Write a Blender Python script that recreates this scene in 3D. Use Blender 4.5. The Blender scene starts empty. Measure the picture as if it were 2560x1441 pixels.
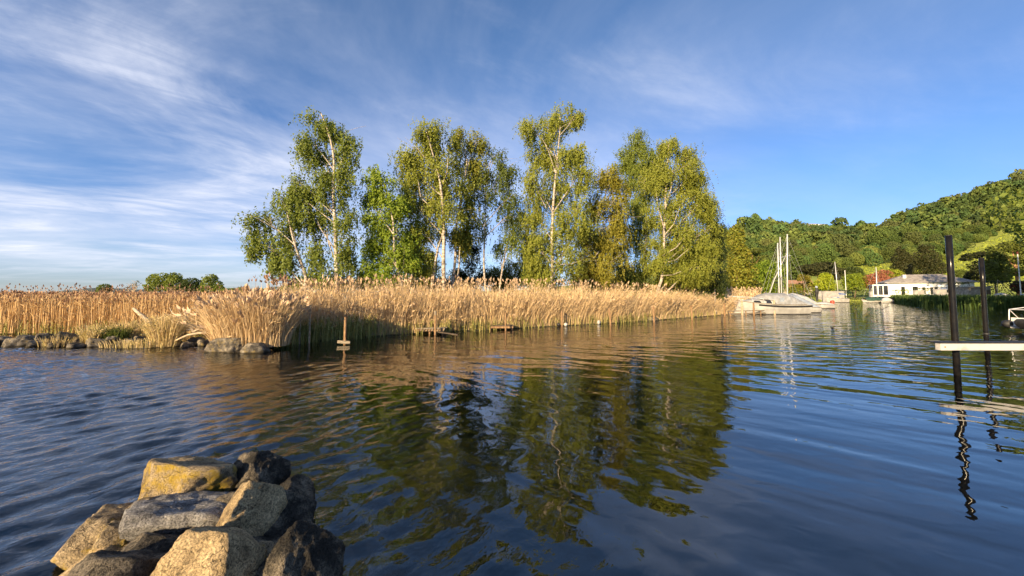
import bpy, bmesh, math, random
import numpy as np
from mathutils import Vector, Matrix, noise

# ------------------------------------------------------------------ camera, sky, sun, exposure
sc = bpy.context.scene
C = sc.collection
F_PX, W_PX, H_PX, CAM_Z = 930.0, 2560.0, 1441.0, 2.0
PITCH = math.radians(3.6)
SHIFT_PX = 15.0 - F_PX * math.tan(PITCH)
cam_d = bpy.data.cameras.new('camera')
cam_d.sensor_width = 36.0
cam_d.lens = 36.0 * F_PX / W_PX
cam_d.shift_y = SHIFT_PX / W_PX
cam_d.clip_start = 0.05
cam_d.clip_end = 60000
cam = bpy.data.objects.new('camera', cam_d)
C.objects.link(cam)
cam.location = (0, 0, CAM_Z)
cam.rotation_euler = (math.pi / 2 + PITCH, 0, 0)
sc.camera = cam

SUN_EL, SUN_AZ = math.radians(17.5), math.radians(32.0)      # low evening sun behind the camera, a little to the left
TO_SUN = Vector((-math.sin(SUN_AZ) * math.cos(SUN_EL), -math.cos(SUN_AZ) * math.cos(SUN_EL), math.sin(SUN_EL)))
sun_d = bpy.data.lights.new('sun', 'SUN')
sun_d.energy = 5.0
sun_d.angle = math.radians(0.55)
sun_d.color = (1.0, 0.76, 0.45)
sun = bpy.data.objects.new('sun', sun_d)
C.objects.link(sun)
sun.rotation_euler = (-TO_SUN).to_track_quat('-Z', 'Y').to_euler()
sun.location = (-20, -40, 30)

world = bpy.data.worlds.new('World')
sc.world = world
world.use_nodes = True
wn, wl = world.node_tree.nodes, world.node_tree.links
wn.clear()


def N(nodes, t, **kw):
    n = nodes.new(t)
    for k, v in kw.items():
        if k.startswith('i_'):
            n.inputs[k[2:].replace('_', ' ')].default_value = v
        else:
            setattr(n, k, v)
    return n


def ramp(nodes, stops, interp='EASE'):
    r = nodes.new('ShaderNodeValToRGB')
    r.color_ramp.interpolation = interp
    el = r.color_ramp.elements
    while len(el) < len(stops):
        el.new(0.5)
    for e, (p, c) in zip(el, stops):
        e.position = p
        e.color = c if len(c) == 4 else (*c, 1)
    return r


def g(v):
    return (v, v, v, 1)


def math_n(nodes, links, op, a, b=None, clamp=False):
    m = nodes.new('ShaderNodeMath')
    m.operation = op
    m.use_clamp = clamp
    for i, s in enumerate((a, b)):
        if s is None:
            continue
        if isinstance(s, (int, float)):
            m.inputs[i].default_value = s
        else:
            links.new(s, m.inputs[i])
    return m.outputs[0]


sky = N(wn, 'ShaderNodeTexSky', sky_type='NISHITA')
sky.sun_disc = False
sky.sun_elevation = SUN_EL
sky.sun_rotation = math.pi + SUN_AZ
sky.air_density = 1.0
sky.dust_density = 0.1
sky.ozone_density = 2.6
hsv = N(wn, 'ShaderNodeHueSaturation')
hsv.inputs['Saturation'].default_value = 1.14
wl.new(sky.outputs[0], hsv.inputs['Color'])
# thin cirrus: the view direction projected on a high flat layer, so that the bands run together at the horizon
tc = N(wn, 'ShaderNodeTexCoord')
sep = N(wn, 'ShaderNodeSeparateXYZ')
wl.new(tc.outputs['Generated'], sep.inputs[0])
zz = math_n(wn, wl, 'ADD', math_n(wn, wl, 'MAXIMUM', sep.outputs[2], 0.0), 0.10)
px = math_n(wn, wl, 'DIVIDE', sep.outputs[0], zz)
py = math_n(wn, wl, 'DIVIDE', sep.outputs[1], zz)
cmb = N(wn, 'ShaderNodeCombineXYZ')
wl.new(px, cmb.inputs[0])
wl.new(py, cmb.inputs[1])


def cloud_layer(rot, scale, ns, detail, rough, dist, lo, hi, loc=(0, 0, 0)):
    rp = N(wn, 'ShaderNodeMapping')
    rp.inputs['Rotation'].default_value = (0, 0, math.radians(rot))
    wl.new(cmb.outputs[0], rp.inputs[0])
    mp = N(wn, 'ShaderNodeMapping')
    mp.inputs['Location'].default_value = loc
    mp.inputs['Scale'].default_value = scale
    wl.new(rp.outputs[0], mp.inputs[0])
    nz = N(wn, 'ShaderNodeTexNoise')
    nz.inputs['Scale'].default_value = ns
    nz.inputs['Detail'].default_value = detail
    nz.inputs['Roughness'].default_value = rough
    nz.inputs['Distortion'].default_value = dist
    wl.new(mp.outputs[0], nz.inputs['Vector'])
    r = ramp(wn, [(lo, g(0)), (hi, g(1))])
    wl.new(nz.outputs[0], r.inputs[0])
    return r.outputs[0]


streak = cloud_layer(-20, (0.6, 1.0, 1), 0.75, 10, 0.60, 1.0, 0.41, 0.74, (5.3, 2.9, 0))
veil = cloud_layer(-30, (0.5, 0.8, 1), 0.6, 7, 0.6, 0.7, 0.30, 0.70, (7.1, 3.3, 0))
fine = cloud_layer(-40, (0.7, 1.6, 1), 1.8, 8, 0.68, 1.5, 0.32, 0.74, (1.2, 5.0, 0))
# the cirrus field lies over the left of the view and thins out to the right
side = math_n(wn, wl, 'ADD', math_n(wn, wl, 'MULTIPLY', sep.outputs[0], -0.85), 0.52, clamp=True)
a1 = math_n(wn, wl, 'MULTIPLY', streak, math_n(wn, wl, 'ADD', math_n(wn, wl, 'MULTIPLY', fine, 0.6), 0.45))
a2 = math_n(wn, wl, 'ADD', math_n(wn, wl, 'MULTIPLY', a1, 0.72), math_n(wn, wl, 'MULTIPLY', veil, 0.42))
cl = math_n(wn, wl, 'MULTIPLY', a2, math_n(wn, wl, 'ADD', math_n(wn, wl, 'MULTIPLY', side, 0.95), 0.20), clamp=True)
low = ramp(wn, [(0.0, g(0.3)), (0.08, g(1))])
wl.new(sep.outputs[2], low.inputs[0])
cl = math_n(wn, wl, 'MULTIPLY', cl, low.outputs[0])
cmix = N(wn, 'ShaderNodeMix', data_type='RGBA')
wl.new(cl, cmix.inputs[0])
tint = N(wn, 'ShaderNodeMix', data_type='RGBA', blend_type='MULTIPLY')
tint.inputs[0].default_value = 1.0
tr_ = ramp(wn, [(0.0, (0.50, 0.62, 1.05)), (0.10, (0.70, 0.75, 1.05)), (0.30, (0.86, 0.89, 1.10)), (0.62, (1.0, 1.0, 1.10))], 'EASE')
wl.new(sep.outputs[2], tr_.inputs[0])
wl.new(tr_.outputs[0], tint.inputs[7])
wl.new(hsv.outputs[0], tint.inputs[6])
wl.new(tint.outputs[2], cmix.inputs[6])
cmix.inputs[7].default_value = (5.9, 6.1, 6.9, 1)
bg = N(wn, 'ShaderNodeBackground')
bg.inputs['Strength'].default_value = 0.074
wl.new(cmix.outputs[2], bg.inputs[0])
wo = N(wn, 'ShaderNodeOutputWorld')
wl.new(bg.outputs[0], wo.inputs[0])

sc.view_settings.view_transform = 'Standard'
sc.view_settings.look = 'None'
sc.view_settings.exposure = 1.15
sc.view_settings.gamma = 1.0
sc.view_settings.use_curve_mapping = False
sc.render.engine = 'CYCLES'
sc.cycles.use_denoising = True
sc.cycles.use_adaptive_sampling = True
sc.cycles.adaptive_threshold = 0.03
sc.cycles.max_bounces = 4
sc.cycles.diffuse_bounces = 2
sc.cycles.glossy_bounces = 2
sc.cycles.transmission_bounces = 3
sc.cycles.transparent_max_bounces = 6
sc.cycles.caustics_reflective = False
sc.cycles.caustics_refractive = False

# ------------------------------------------------------------------ where a point of the place lies
CP, SP = math.cos(PITCH), math.sin(PITCH)


def ray(u, v):
    xc = (u - W_PX / 2) / F_PX
    yc = (-(v - H_PX / 2) + SHIFT_PX) / F_PX
    return Vector((xc, CP - yc * SP, SP + yc * CP))


def at(u, v, Y):
    r = ray(u, v)
    return Vector((0, 0, CAM_Z)) + r * (Y / r.y)


def gnd(u, v, z=0.0):
    r = ray(u, v)
    return Vector((0, 0, CAM_Z)) + r * ((z - CAM_Z) / r.z)


def interp(pts, x):
    return float(np.interp(x, [p[0] for p in pts], [p[1] for p in pts]))


# ------------------------------------------------------------------ materials
def new_mat(name):
    m = bpy.data.materials.new(name)
    m.use_nodes = True
    nt = m.node_tree
    return m, nt.nodes, nt.links, nt.nodes['Principled BSDF']


def pmat(name, c1, c2=None, scale=4.0, rough=0.7, bump=0.0, bscale=20.0, stretch=(1, 1, 1), spec=0.4, metal=0.0, detail=5, lo=0.35, hi=0.65):
    m, n, l, b = new_mat(name)
    b.inputs['Roughness'].default_value = rough
    b.inputs['Specular IOR Level'].default_value = spec
    b.inputs['Metallic'].default_value = metal
    if c2 is None:
        b.inputs['Base Color'].default_value = (*c1, 1)
    t = N(n, 'ShaderNodeTexCoord')
    mp = N(n, 'ShaderNodeMapping')
    mp.inputs['Scale'].default_value = stretch
    l.new(t.outputs['Object'], mp.inputs[0])
    if c2 is not None:
        z = N(n, 'ShaderNodeTexNoise')
        z.inputs['Scale'].default_value = scale
        z.inputs['Detail'].default_value = detail
        l.new(mp.outputs[0], z.inputs['Vector'])
        r = ramp(n, [(lo, c1), (hi, c2)], 'LINEAR')
        l.new(z.outputs[0], r.inputs[0])
        l.new(r.outputs[0], b.inputs['Base Color'])
    if bump:
        z2 = N(n, 'ShaderNodeTexNoise')
        z2.inputs['Scale'].default_value = bscale
        z2.inputs['Detail'].default_value = 6
        l.new(mp.outputs[0], z2.inputs['Vector'])
        bp = N(n, 'ShaderNodeBump')
        bp.inputs['Distance'].default_value = bump
        l.new(z2.outputs[0], bp.inputs['Height'])
        l.new(bp.outputs[0], b.inputs['Normal'])
    return m


def leaf_mat(name, trans=0.35, rough=0.55, rnd=0.0):
    """Leaf or blade: the colour is the mesh's own 'col'; part of the light shines through."""
    m, n, l, b = new_mat(name)
    a = N(n, 'ShaderNodeAttribute')
    a.attribute_name = 'col'
    src = a.outputs['Color']
    if rnd:
        oi = N(n, 'ShaderNodeObjectInfo')
        hs = N(n, 'ShaderNodeHueSaturation')
        mr = N(n, 'ShaderNodeMapRange')
        mr.inputs['To Min'].default_value = 0.5 - 0.012
        mr.inputs['To Max'].default_value = 0.5 + 0.022
        l.new(oi.outputs['Random'], mr.inputs['Value'])
        l.new(mr.outputs[0], hs.inputs['Hue'])
        mv = N(n, 'ShaderNodeMapRange')
        mv.inputs['To Min'].default_value = 1 - rnd
        mv.inputs['To Max'].default_value = 1 + rnd
        w = N(n, 'ShaderNodeTexWhiteNoise', noise_dimensions='1D')
        l.new(oi.outputs['Random'], w.inputs['W'])
        l.new(w.outputs['Value'], mv.inputs['Value'])
        l.new(mv.outputs[0], hs.inputs['Value'])
        l.new(src, hs.inputs['Color'])
        src = hs.outputs[0]
    b.inputs['Roughness'].default_value = rough
    b.inputs['Specular IOR Level'].default_value = 0.25
    l.new(src, b.inputs['Base Color'])
    if trans:
        tr = N(n, 'ShaderNodeBsdfTranslucent')
        l.new(src, tr.inputs[0])
        mx = N(n, 'ShaderNodeMixShader')
        mx.inputs[0].default_value = trans
        l.new(b.outputs[0], mx.inputs[1])
        l.new(tr.outputs[0], mx.inputs[2])
        l.new(mx.outputs[0], n['Material Output'].inputs[0])
    return m


MT = {}
MT['leaf'] = leaf_mat('leaf', 0.46)
MT['hill_leaf'] = leaf_mat('hill_leaf', 0.25, 0.8, 0.22)
MT['wood_leaf'] = leaf_mat('wood_leaf', 0.15, 0.8)
MT['reed'] = leaf_mat('reed', 0.22, 0.6)
MT['white_paint'] = pmat('white_paint', (0.72, 0.71, 0.67), (0.82, 0.81, 0.78), 3, 0.35, spec=0.5)
MT['gel'] = pmat('white_gelcoat', (0.34, 0.33, 0.31), (0.46, 0.45, 0.42), 2, 0.3, spec=0.5)
MT['canvas'] = pmat('grey_canvas', (0.22, 0.225, 0.23), (0.34, 0.345, 0.35), 3, 0.9, 0.08, 2.2)
MT['canvas_white'] = pmat('white_canvas', (0.36, 0.36, 0.36), (0.46, 0.46, 0.46), 4, 0.85, 0.02, 3)
MT['canvas_blue'] = pmat('blue_canvas', (0.05, 0.10, 0.28), (0.08, 0.15, 0.38), 5, 0.85, 0.02, 3)
MT['canvas_slate'] = pmat('slate_canvas', (0.22, 0.26, 0.32), (0.32, 0.36, 0.42), 4, 0.85, 0.02, 3)
MT['canvas_green'] = pmat('green_tarp', (0.015, 0.05, 0.04), (0.03, 0.08, 0.06), 4, 0.8, 0.02, 3)
MT['dark_glass'] = pmat('dark_glass', (0.02, 0.022, 0.025), None, 1, 0.08, spec=0.6)
MT['black_rubber'] = pmat('black_rubber', (0.012, 0.012, 0.013), (0.03, 0.03, 0.03), 10, 0.6)
MT['alu'] = pmat('mast_aluminium', (0.70, 0.70, 0.69), (0.82, 0.81, 0.79), 3, 0.35, metal=0.35)
MT['wire'] = pmat('steel_wire', (0.5, 0.5, 0.48), None, 1, 0.4, metal=0.6)
MT['post'] = pmat('weathered_post', (0.16, 0.085, 0.04), (0.36, 0.23, 0.12), 6, 0.85, 0.01, 18, (4, 4, 0.7))
MT['plank'] = pmat('grey_plank', (0.13, 0.105, 0.075), (0.32, 0.27, 0.20), 5, 0.85, 0.006, 20, (1, 6, 6))
MT['drift'] = pmat('bleached_driftwood', (0.28, 0.21, 0.14), (0.55, 0.45, 0.32), 5, 0.85, 0.01, 12, (1, 4, 4))
MT['dark_wood'] = pmat('dark_wood', (0.05, 0.035, 0.025), (0.12, 0.09, 0.06), 6, 0.85, 0.01, 14)
MT['black_steel'] = pmat('black_coated_steel', (0.006, 0.006, 0.007), (0.014, 0.012, 0.010), 6, 0.20, 0.001, 30, spec=0.22)
MT['far_bark'] = pmat('bark', (0.10, 0.07, 0.045), (0.24, 0.17, 0.11), 3, 0.9, 0.03, 6, (3, 3, 0.6))
MT['pine_bark'] = pmat('pine_bark', (0.22, 0.10, 0.05), (0.42, 0.24, 0.13), 3, 0.9, 0.03, 6, (3, 3, 0.6))
MT['wall_white'] = pmat('white_render', (0.70, 0.70, 0.69), (0.80, 0.80, 0.78), 1.5, 0.85, 0.01, 10)
MT['wall_grey'] = pmat('grey_concrete', (0.26, 0.25, 0.24), (0.42, 0.40, 0.38), 1.2, 0.9, 0.02, 8)
MT['stone_wall'] = pmat('rough_stone', (0.20, 0.17, 0.14), (0.40, 0.35, 0.30), 2.5, 0.95, 0.06, 5)
MT['roof'] = pmat('fibre_slate', (0.20, 0.18, 0.16), (0.34, 0.31, 0.28), 2.0, 0.85, 0.02, 8)
MT['brown_roof'] = pmat('brown_tiles', (0.20, 0.11, 0.07), (0.32, 0.19, 0.13), 2.0, 0.85, 0.02, 8)
MT['curtain'] = pmat('pale_curtain', (0.55, 0.53, 0.50), (0.68, 0.66, 0.62), 3, 0.9)
MT['red_paint'] = pmat('red_paint', (0.45, 0.06, 0.03), None, 1, 0.5)
MT['feather'] = pmat('black_feather', (0.012, 0.012, 0.014), (0.03, 0.03, 0.035), 20, 0.6)
MT['bill'] = pmat('white_bill', (0.75, 0.72, 0.68), None, 1, 0.5)


def birch_mat():
    m, n, l, b = new_mat('birch_bark')
    t = N(n, 'ShaderNodeTexCoord')
    mp = N(n, 'ShaderNodeMapping')
    mp.inputs['Scale'].default_value = (2.2, 2.2, 7.0)
    l.new(t.outputs['Object'], mp.inputs[0])
    z = N(n, 'ShaderNodeTexNoise')
    z.inputs['Scale'].default_value = 1.6
    z.inputs['Detail'].default_value = 6
    z.inputs['Roughness'].default_value = 0.7
    l.new(mp.outputs[0], z.inputs['Vector'])
    r = ramp(n, [(0.36, (0.07, 0.055, 0.045)), (0.46, (0.32, 0.27, 0.21)), (0.60, (0.54, 0.48, 0.40))], 'LINEAR')
    l.new(z.outputs[0], r.inputs[0])
    l.new(r.outputs[0], b.inputs['Base Color'])
    b.inputs['Roughness'].default_value = 0.8
    b.inputs['Specular IOR Level'].default_value = 0.2
    return m


MT['birch'] = birch_mat()


def rock_mat(name, dark, mid, light, lichen=None, lich_lo=0.55, wet=True):
    m, n, l, b = new_mat(name)
    t = N(n, 'ShaderNodeNewGeometry')
    z1 = N(n, 'ShaderNodeTexNoise')
    z1.inputs['Scale'].default_value = 5.0
    z1.inputs['Detail'].default_value = 9
    z1.inputs['Roughness'].default_value = 0.68
    l.new(t.outputs['Position'], z1.inputs['Vector'])
    r1 = ramp(n, [(0.30, dark), (0.46, mid), (0.66, light)], 'LINEAR')
    l.new(z1.outputs[0], r1.inputs[0])
    z2 = N(n, 'ShaderNodeTexNoise')
    z2.inputs['Scale'].default_value = 85.0
    z2.inputs['Detail'].default_value = 5
    z2.inputs['Roughness'].default_value = 0.75
    l.new(t.outputs['Position'], z2.inputs['Vector'])
    r2 = ramp(n, [(0.35, g(0.25)), (0.5, g(1.1)), (0.64, g(1.7))], 'LINEAR')
    l.new(z2.outputs[0], r2.inputs[0])
    mu = N(n, 'ShaderNodeMix', data_type='RGBA', blend_type='MULTIPLY')
    mu.inputs[0].default_value = 1.0
    l.new(r1.outputs[0], mu.inputs[6])
    l.new(r2.outputs[0], mu.inputs[7])
    col = mu.outputs[2]
    if lichen:
        z3 = N(n, 'ShaderNodeTexNoise')
        z3.inputs['Scale'].default_value = 6.0
        z3.inputs['Detail'].default_value = 8
        z3.inputs['Roughness'].default_value = 0.7
        mp = N(n, 'ShaderNodeMapping')
        mp.inputs['Location'].default_value = (3, 1, 7)
        l.new(t.outputs['Position'], mp.inputs[0])
        l.new(mp.outputs[0], z3.inputs['Vector'])
        r3 = ramp(n, [(lich_lo - 0.06, g(0)), (lich_lo + 0.06, g(0.9))], 'LINEAR')
        l.new(z3.outputs[0], r3.inputs[0])
        m3 = N(n, 'ShaderNodeMix', data_type='RGBA')
        sn = N(n, 'ShaderNodeSeparateXYZ')
        l.new(t.outputs['True Normal'], sn.inputs[0])
        flat = ramp(n, [(0.55, g(1)), (0.85, g(0.08))], 'LINEAR')      # lichen on the steep sides; the tops' grey shade is put into this mask
        l.new(sn.outputs[2], flat.inputs[0])
        l.new(math_n(n, l, 'MULTIPLY', r3.outputs[0], flat.outputs[0]), m3.inputs[0])
        l.new(col, m3.inputs[6])
        m3.inputs[7].default_value = (*lichen, 1)
        col = m3.outputs[2]
    b.inputs['Roughness'].default_value = 0.9
    b.inputs['Specular IOR Level'].default_value = 0.2
    if wet:       # the waterline: algae-dark, wet stone just above the water
        s = N(n, 'ShaderNodeSeparateXYZ')
        l.new(t.outputs['Position'], s.inputs[0])
        wz = math_n(n, l, 'ADD', s.outputs[2], math_n(n, l, 'MULTIPLY', z1.outputs[0], 0.12))
        r4 = ramp(n, [(0.055, g(1)), (0.13, g(0))], 'LINEAR')
        l.new(wz, r4.inputs[0])
        m4 = N(n, 'ShaderNodeMix', data_type='RGBA')
        l.new(r4.outputs[0], m4.inputs[0])
        l.new(col, m4.inputs[6])
        m4.inputs[7].default_value = (0.035, 0.028, 0.016, 1)
        col = m4.outputs[2]
    # old fractures: thin dark crooked lines
    wv = N(n, 'ShaderNodeVectorMath', operation='ADD')
    zc = N(n, 'ShaderNodeTexNoise')
    zc.inputs['Scale'].default_value = 7.0
    zc.inputs['Detail'].default_value = 4
    l.new(t.outputs['Position'], zc.inputs['Vector'])
    zs = N(n, 'ShaderNodeVectorMath', operation='SCALE')
    zs.inputs['Scale'].default_value = 0.28
    l.new(zc.outputs['Color'], zs.inputs[0])
    l.new(t.outputs['Position'], wv.inputs[0])
    l.new(zs.outputs[0], wv.inputs[1])
    ve = N(n, 'ShaderNodeTexVoronoi', feature='DISTANCE_TO_EDGE')
    ve.inputs['Scale'].default_value = 3.2
    l.new(wv.outputs[0], ve.inputs['Vector'])
    crk = ramp(n, [(0.0, g(0.35)), (0.012, g(1))], 'LINEAR')
    l.new(ve.outputs['Distance'], crk.inputs[0])
    m5 = N(n, 'ShaderNodeMix', data_type='RGBA')
    l.new(crk.outputs[0], m5.inputs[0])
    m5.inputs[6].default_value = (0.02, 0.016, 0.012, 1)
    l.new(col, m5.inputs[7])
    col = m5.outputs[2]
    l.new(col, b.inputs['Base Color'])
    vo = N(n, 'ShaderNodeTexVoronoi')
    vo.inputs['Scale'].default_value = 38.0
    l.new(t.outputs['Position'], vo.inputs['Vector'])
    pit = ramp(n, [(0.0, g(0)), (0.35, g(1))], 'LINEAR')
    l.new(vo.outputs['Distance'], pit.inputs[0])
    hh = math_n(n, l, 'ADD', math_n(n, l, 'MULTIPLY', z2.outputs[0], 0.7), math_n(n, l, 'MULTIPLY', pit.outputs[0], 0.25))
    hh = math_n(n, l, 'ADD', hh, math_n(n, l, 'MULTIPLY', z1.outputs[0], 2.4))
    hh = math_n(n, l, 'ADD', hh, math_n(n, l, 'MULTIPLY', crk.outputs[0], 0.5))
    bp = N(n, 'ShaderNodeBump')
    bp.inputs['Distance'].default_value = 0.03
    bp.inputs['Strength'].default_value = 1.0
    l.new(hh, bp.inputs['Height'])
    l.new(bp.outputs[0], b.inputs['Normal'])
    return m


MT['rock'] = rock_mat('limestone', (0.06, 0.045, 0.03), (0.37, 0.27, 0.145), (0.62, 0.46, 0.255))
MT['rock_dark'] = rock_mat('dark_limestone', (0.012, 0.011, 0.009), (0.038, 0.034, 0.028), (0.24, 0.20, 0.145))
MT['rock_lichen'] = rock_mat('lichen_limestone', (0.04, 0.033, 0.024), (0.20, 0.155, 0.10), (0.48, 0.37, 0.22), (0.44, 0.30, 0.04), 0.54)
MT['rock_grey'] = rock_mat('grey_limestone', (0.05, 0.05, 0.048), (0.20, 0.19, 0.18), (0.42, 0.40, 0.37), (0.26, 0.19, 0.05), 0.64)
MT['rock_shore'] = rock_mat('shore_limestone', (0.022, 0.02, 0.016), (0.10, 0.088, 0.072), (0.30, 0.26, 0.20), (0.30, 0.22, 0.08), 0.60)
MT['rock_bed'] = rock_mat('submerged_stone', (0.05, 0.05, 0.035), (0.12, 0.12, 0.085), (0.24, 0.23, 0.17), None, 0.6, False)

# ------------------------------------------------------------------ mesh helpers
def link(o, parent=None):
    C.objects.link(o)
    if parent is not None:
        o.parent = parent
    return o


def tag(o, label=None, cat=None, group=None, kind=None):
    for k, v in (('label', label), ('category', cat), ('group', group), ('kind', kind)):
        if v:
            o[k] = v
    return o


def thing(name, label, cat, loc=(0, 0, 0), rz=0.0, group=None):
    o = bpy.data.objects.new(name, None)
    o.empty_display_size = 0.3
    C.objects.link(o)
    o.location = loc
    o.rotation_euler = (0, 0, rz)
    return tag(o, label, cat, group)


class MB:
    def __init__(self):
        self.v, self.f = [], []

    def box(self, c, s, rot=None):
        i = len(self.v)
        for dx in (-.5, .5):
            for dy in (-.5, .5):
                for dz in (-.5, .5):
                    p = Vector((dx * s[0], dy * s[1], dz * s[2]))
                    if rot is not None:
                        p = rot @ p
                    self.v.append(p + Vector(c))
        for q in ((0, 1, 3, 2), (4, 6, 7, 5), (0, 4, 5, 1), (2, 3, 7, 6), (0, 2, 6, 4), (1, 5, 7, 3)):
            self.f.append([i + k for k in q])
        return self

    def tube(self, pts, rad, n=8, cap=True):
        pts = [Vector(p) for p in pts]
        rad = [rad] * len(pts) if isinstance(rad, (int, float)) else rad
        i0 = len(self.v)
        up = None
        for k, p in enumerate(pts):
            d = (pts[min(k + 1, len(pts) - 1)] - pts[max(k - 1, 0)]).normalized()
            if up is None:
                up = d.cross(Vector((0.3, 0.9, 0.2))).normalized()
            a = (up - d * up.dot(d)).normalized()
            up = a
            b = d.cross(a)
            for j in range(n):
                t = 2 * math.pi * j / n
                self.v.append(p + (a * math.cos(t) + b * math.sin(t)) * rad[k])
        for k in range(len(pts) - 1):
            for j in range(n):
                j2 = (j + 1) % n
                self.f.append([i0 + k * n + j, i0 + k * n + j2, i0 + (k + 1) * n + j2, i0 + (k + 1) * n + j])
        if cap:
            self.f.append([i0 + j for j in range(n)][::-1])
            self.f.append([i0 + (len(pts) - 1) * n + j for j in range(n)])
        return self

    def loft(self, secs, cap=True, closed=True):
        i0 = len(self.v)
        n = len(secs[0])
        for s in secs:
            self.v += [Vector(p) for p in s]
        for k in range(len(secs) - 1):
            for j in range(n if closed else n - 1):
                j2 = (j + 1) % n
                self.f.append([i0 + k * n + j, i0 + (k + 1) * n + j, i0 + (k + 1) * n + j2, i0 + k * n + j2])
        if cap and closed:
            self.f.append([i0 + j for j in range(n)])
            self.f.append([i0 + (len(secs) - 1) * n + j for j in range(n)][::-1])
        return self

    def build(self, name, mat, parent=None, smooth=False, bevel=0.0):
        me = bpy.data.meshes.new(name)
        me.from_pydata([tuple(p) for p in self.v], [], self.f)
        bm = bmesh.new()
        bm.from_mesh(me)
        bmesh.ops.recalc_face_normals(bm, faces=bm.faces)
        if bevel:
            bmesh.ops.bevel(bm, geom=list(bm.edges), offset=bevel, segments=2, affect='EDGES', profile=0.6)
        bm.to_mesh(me)
        bm.free()
        if smooth:
            me.polygons.foreach_set('use_smooth', [True] * len(me.polygons))
        me.materials.append(mat if not isinstance(mat, str) else MT[mat])
        return link(bpy.data.objects.new(name, me), parent)


def quads(name, V, col, mat, parent=None):
    """V (n,k,3) faces of k corners, col (n,3) linear colours."""
    n, kc = V.shape[:2]
    me = bpy.data.meshes.new(name)
    me.vertices.add(kc * n)
    me.vertices.foreach_set('co', np.ascontiguousarray(V, np.float32).ravel())
    me.loops.add(kc * n)
    me.loops.foreach_set('vertex_index', np.arange(kc * n, dtype=np.int32))
    me.polygons.add(n)
    me.polygons.foreach_set('loop_start', np.arange(n, dtype=np.int32) * kc)
    a = me.attributes.new('col', 'FLOAT_COLOR', 'POINT')
    c4 = np.ones((n, kc, 4), np.float32)
    c4[:, :, :3] = np.asarray(col, np.float32)[:, None, :]
    a.data.foreach_set('color', c4.ravel())
    me.update(calc_edges=True)
    me.materials.append(MT[mat] if isinstance(mat, str) else mat)
    o = bpy.data.objects.new(name, me)
    if parent is not False:
        link(o, parent)
    return o


def unit(a):
    return a / np.maximum(np.linalg.norm(a, axis=-1, keepdims=True), 1e-9)


def leaf_quads(P, size, bias, rng, aspect=0.62, spread=0.8, droop=0.5, tri=False):
    """rhombic leaves at P (n,3); bias (n,3) is the side they tend to face."""
    n = len(P)
    nr = unit(unit(bias) * (1 - spread * 0.5) + rng.normal(size=(n, 3)) * spread * 0.6)
    t = rng.normal(size=(n, 3))
    t[:, 2] -= droop * 2
    t = unit(t - nr * np.sum(t * nr, -1, keepdims=True))
    b = np.cross(nr, t)
    s = (np.asarray(size) * rng.uniform(0.7, 1.3, n))[:, None]
    if tri:
        return np.stack([P - t * s * .4 + b * s * .5 * aspect, P - t * s * .4 - b * s * .5 * aspect, P + t * s * .6], 1)
    return np.stack([P - t * s * .5, P + b * s * .5 * aspect, P + t * s * .5, P - b * s * .5 * aspect], 1)


def vary(col, n, rng, amp=0.25, to=None, tamp=0.5):
    c = np.array(col, float)[None, :] * rng.uniform(1 - amp, 1 + amp, (n, 1))
    if to is not None:
        k = rng.uniform(0, tamp, (n, 1))
        c = c * (1 - k) + np.array(to)[None, :] * k
    return c


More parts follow.
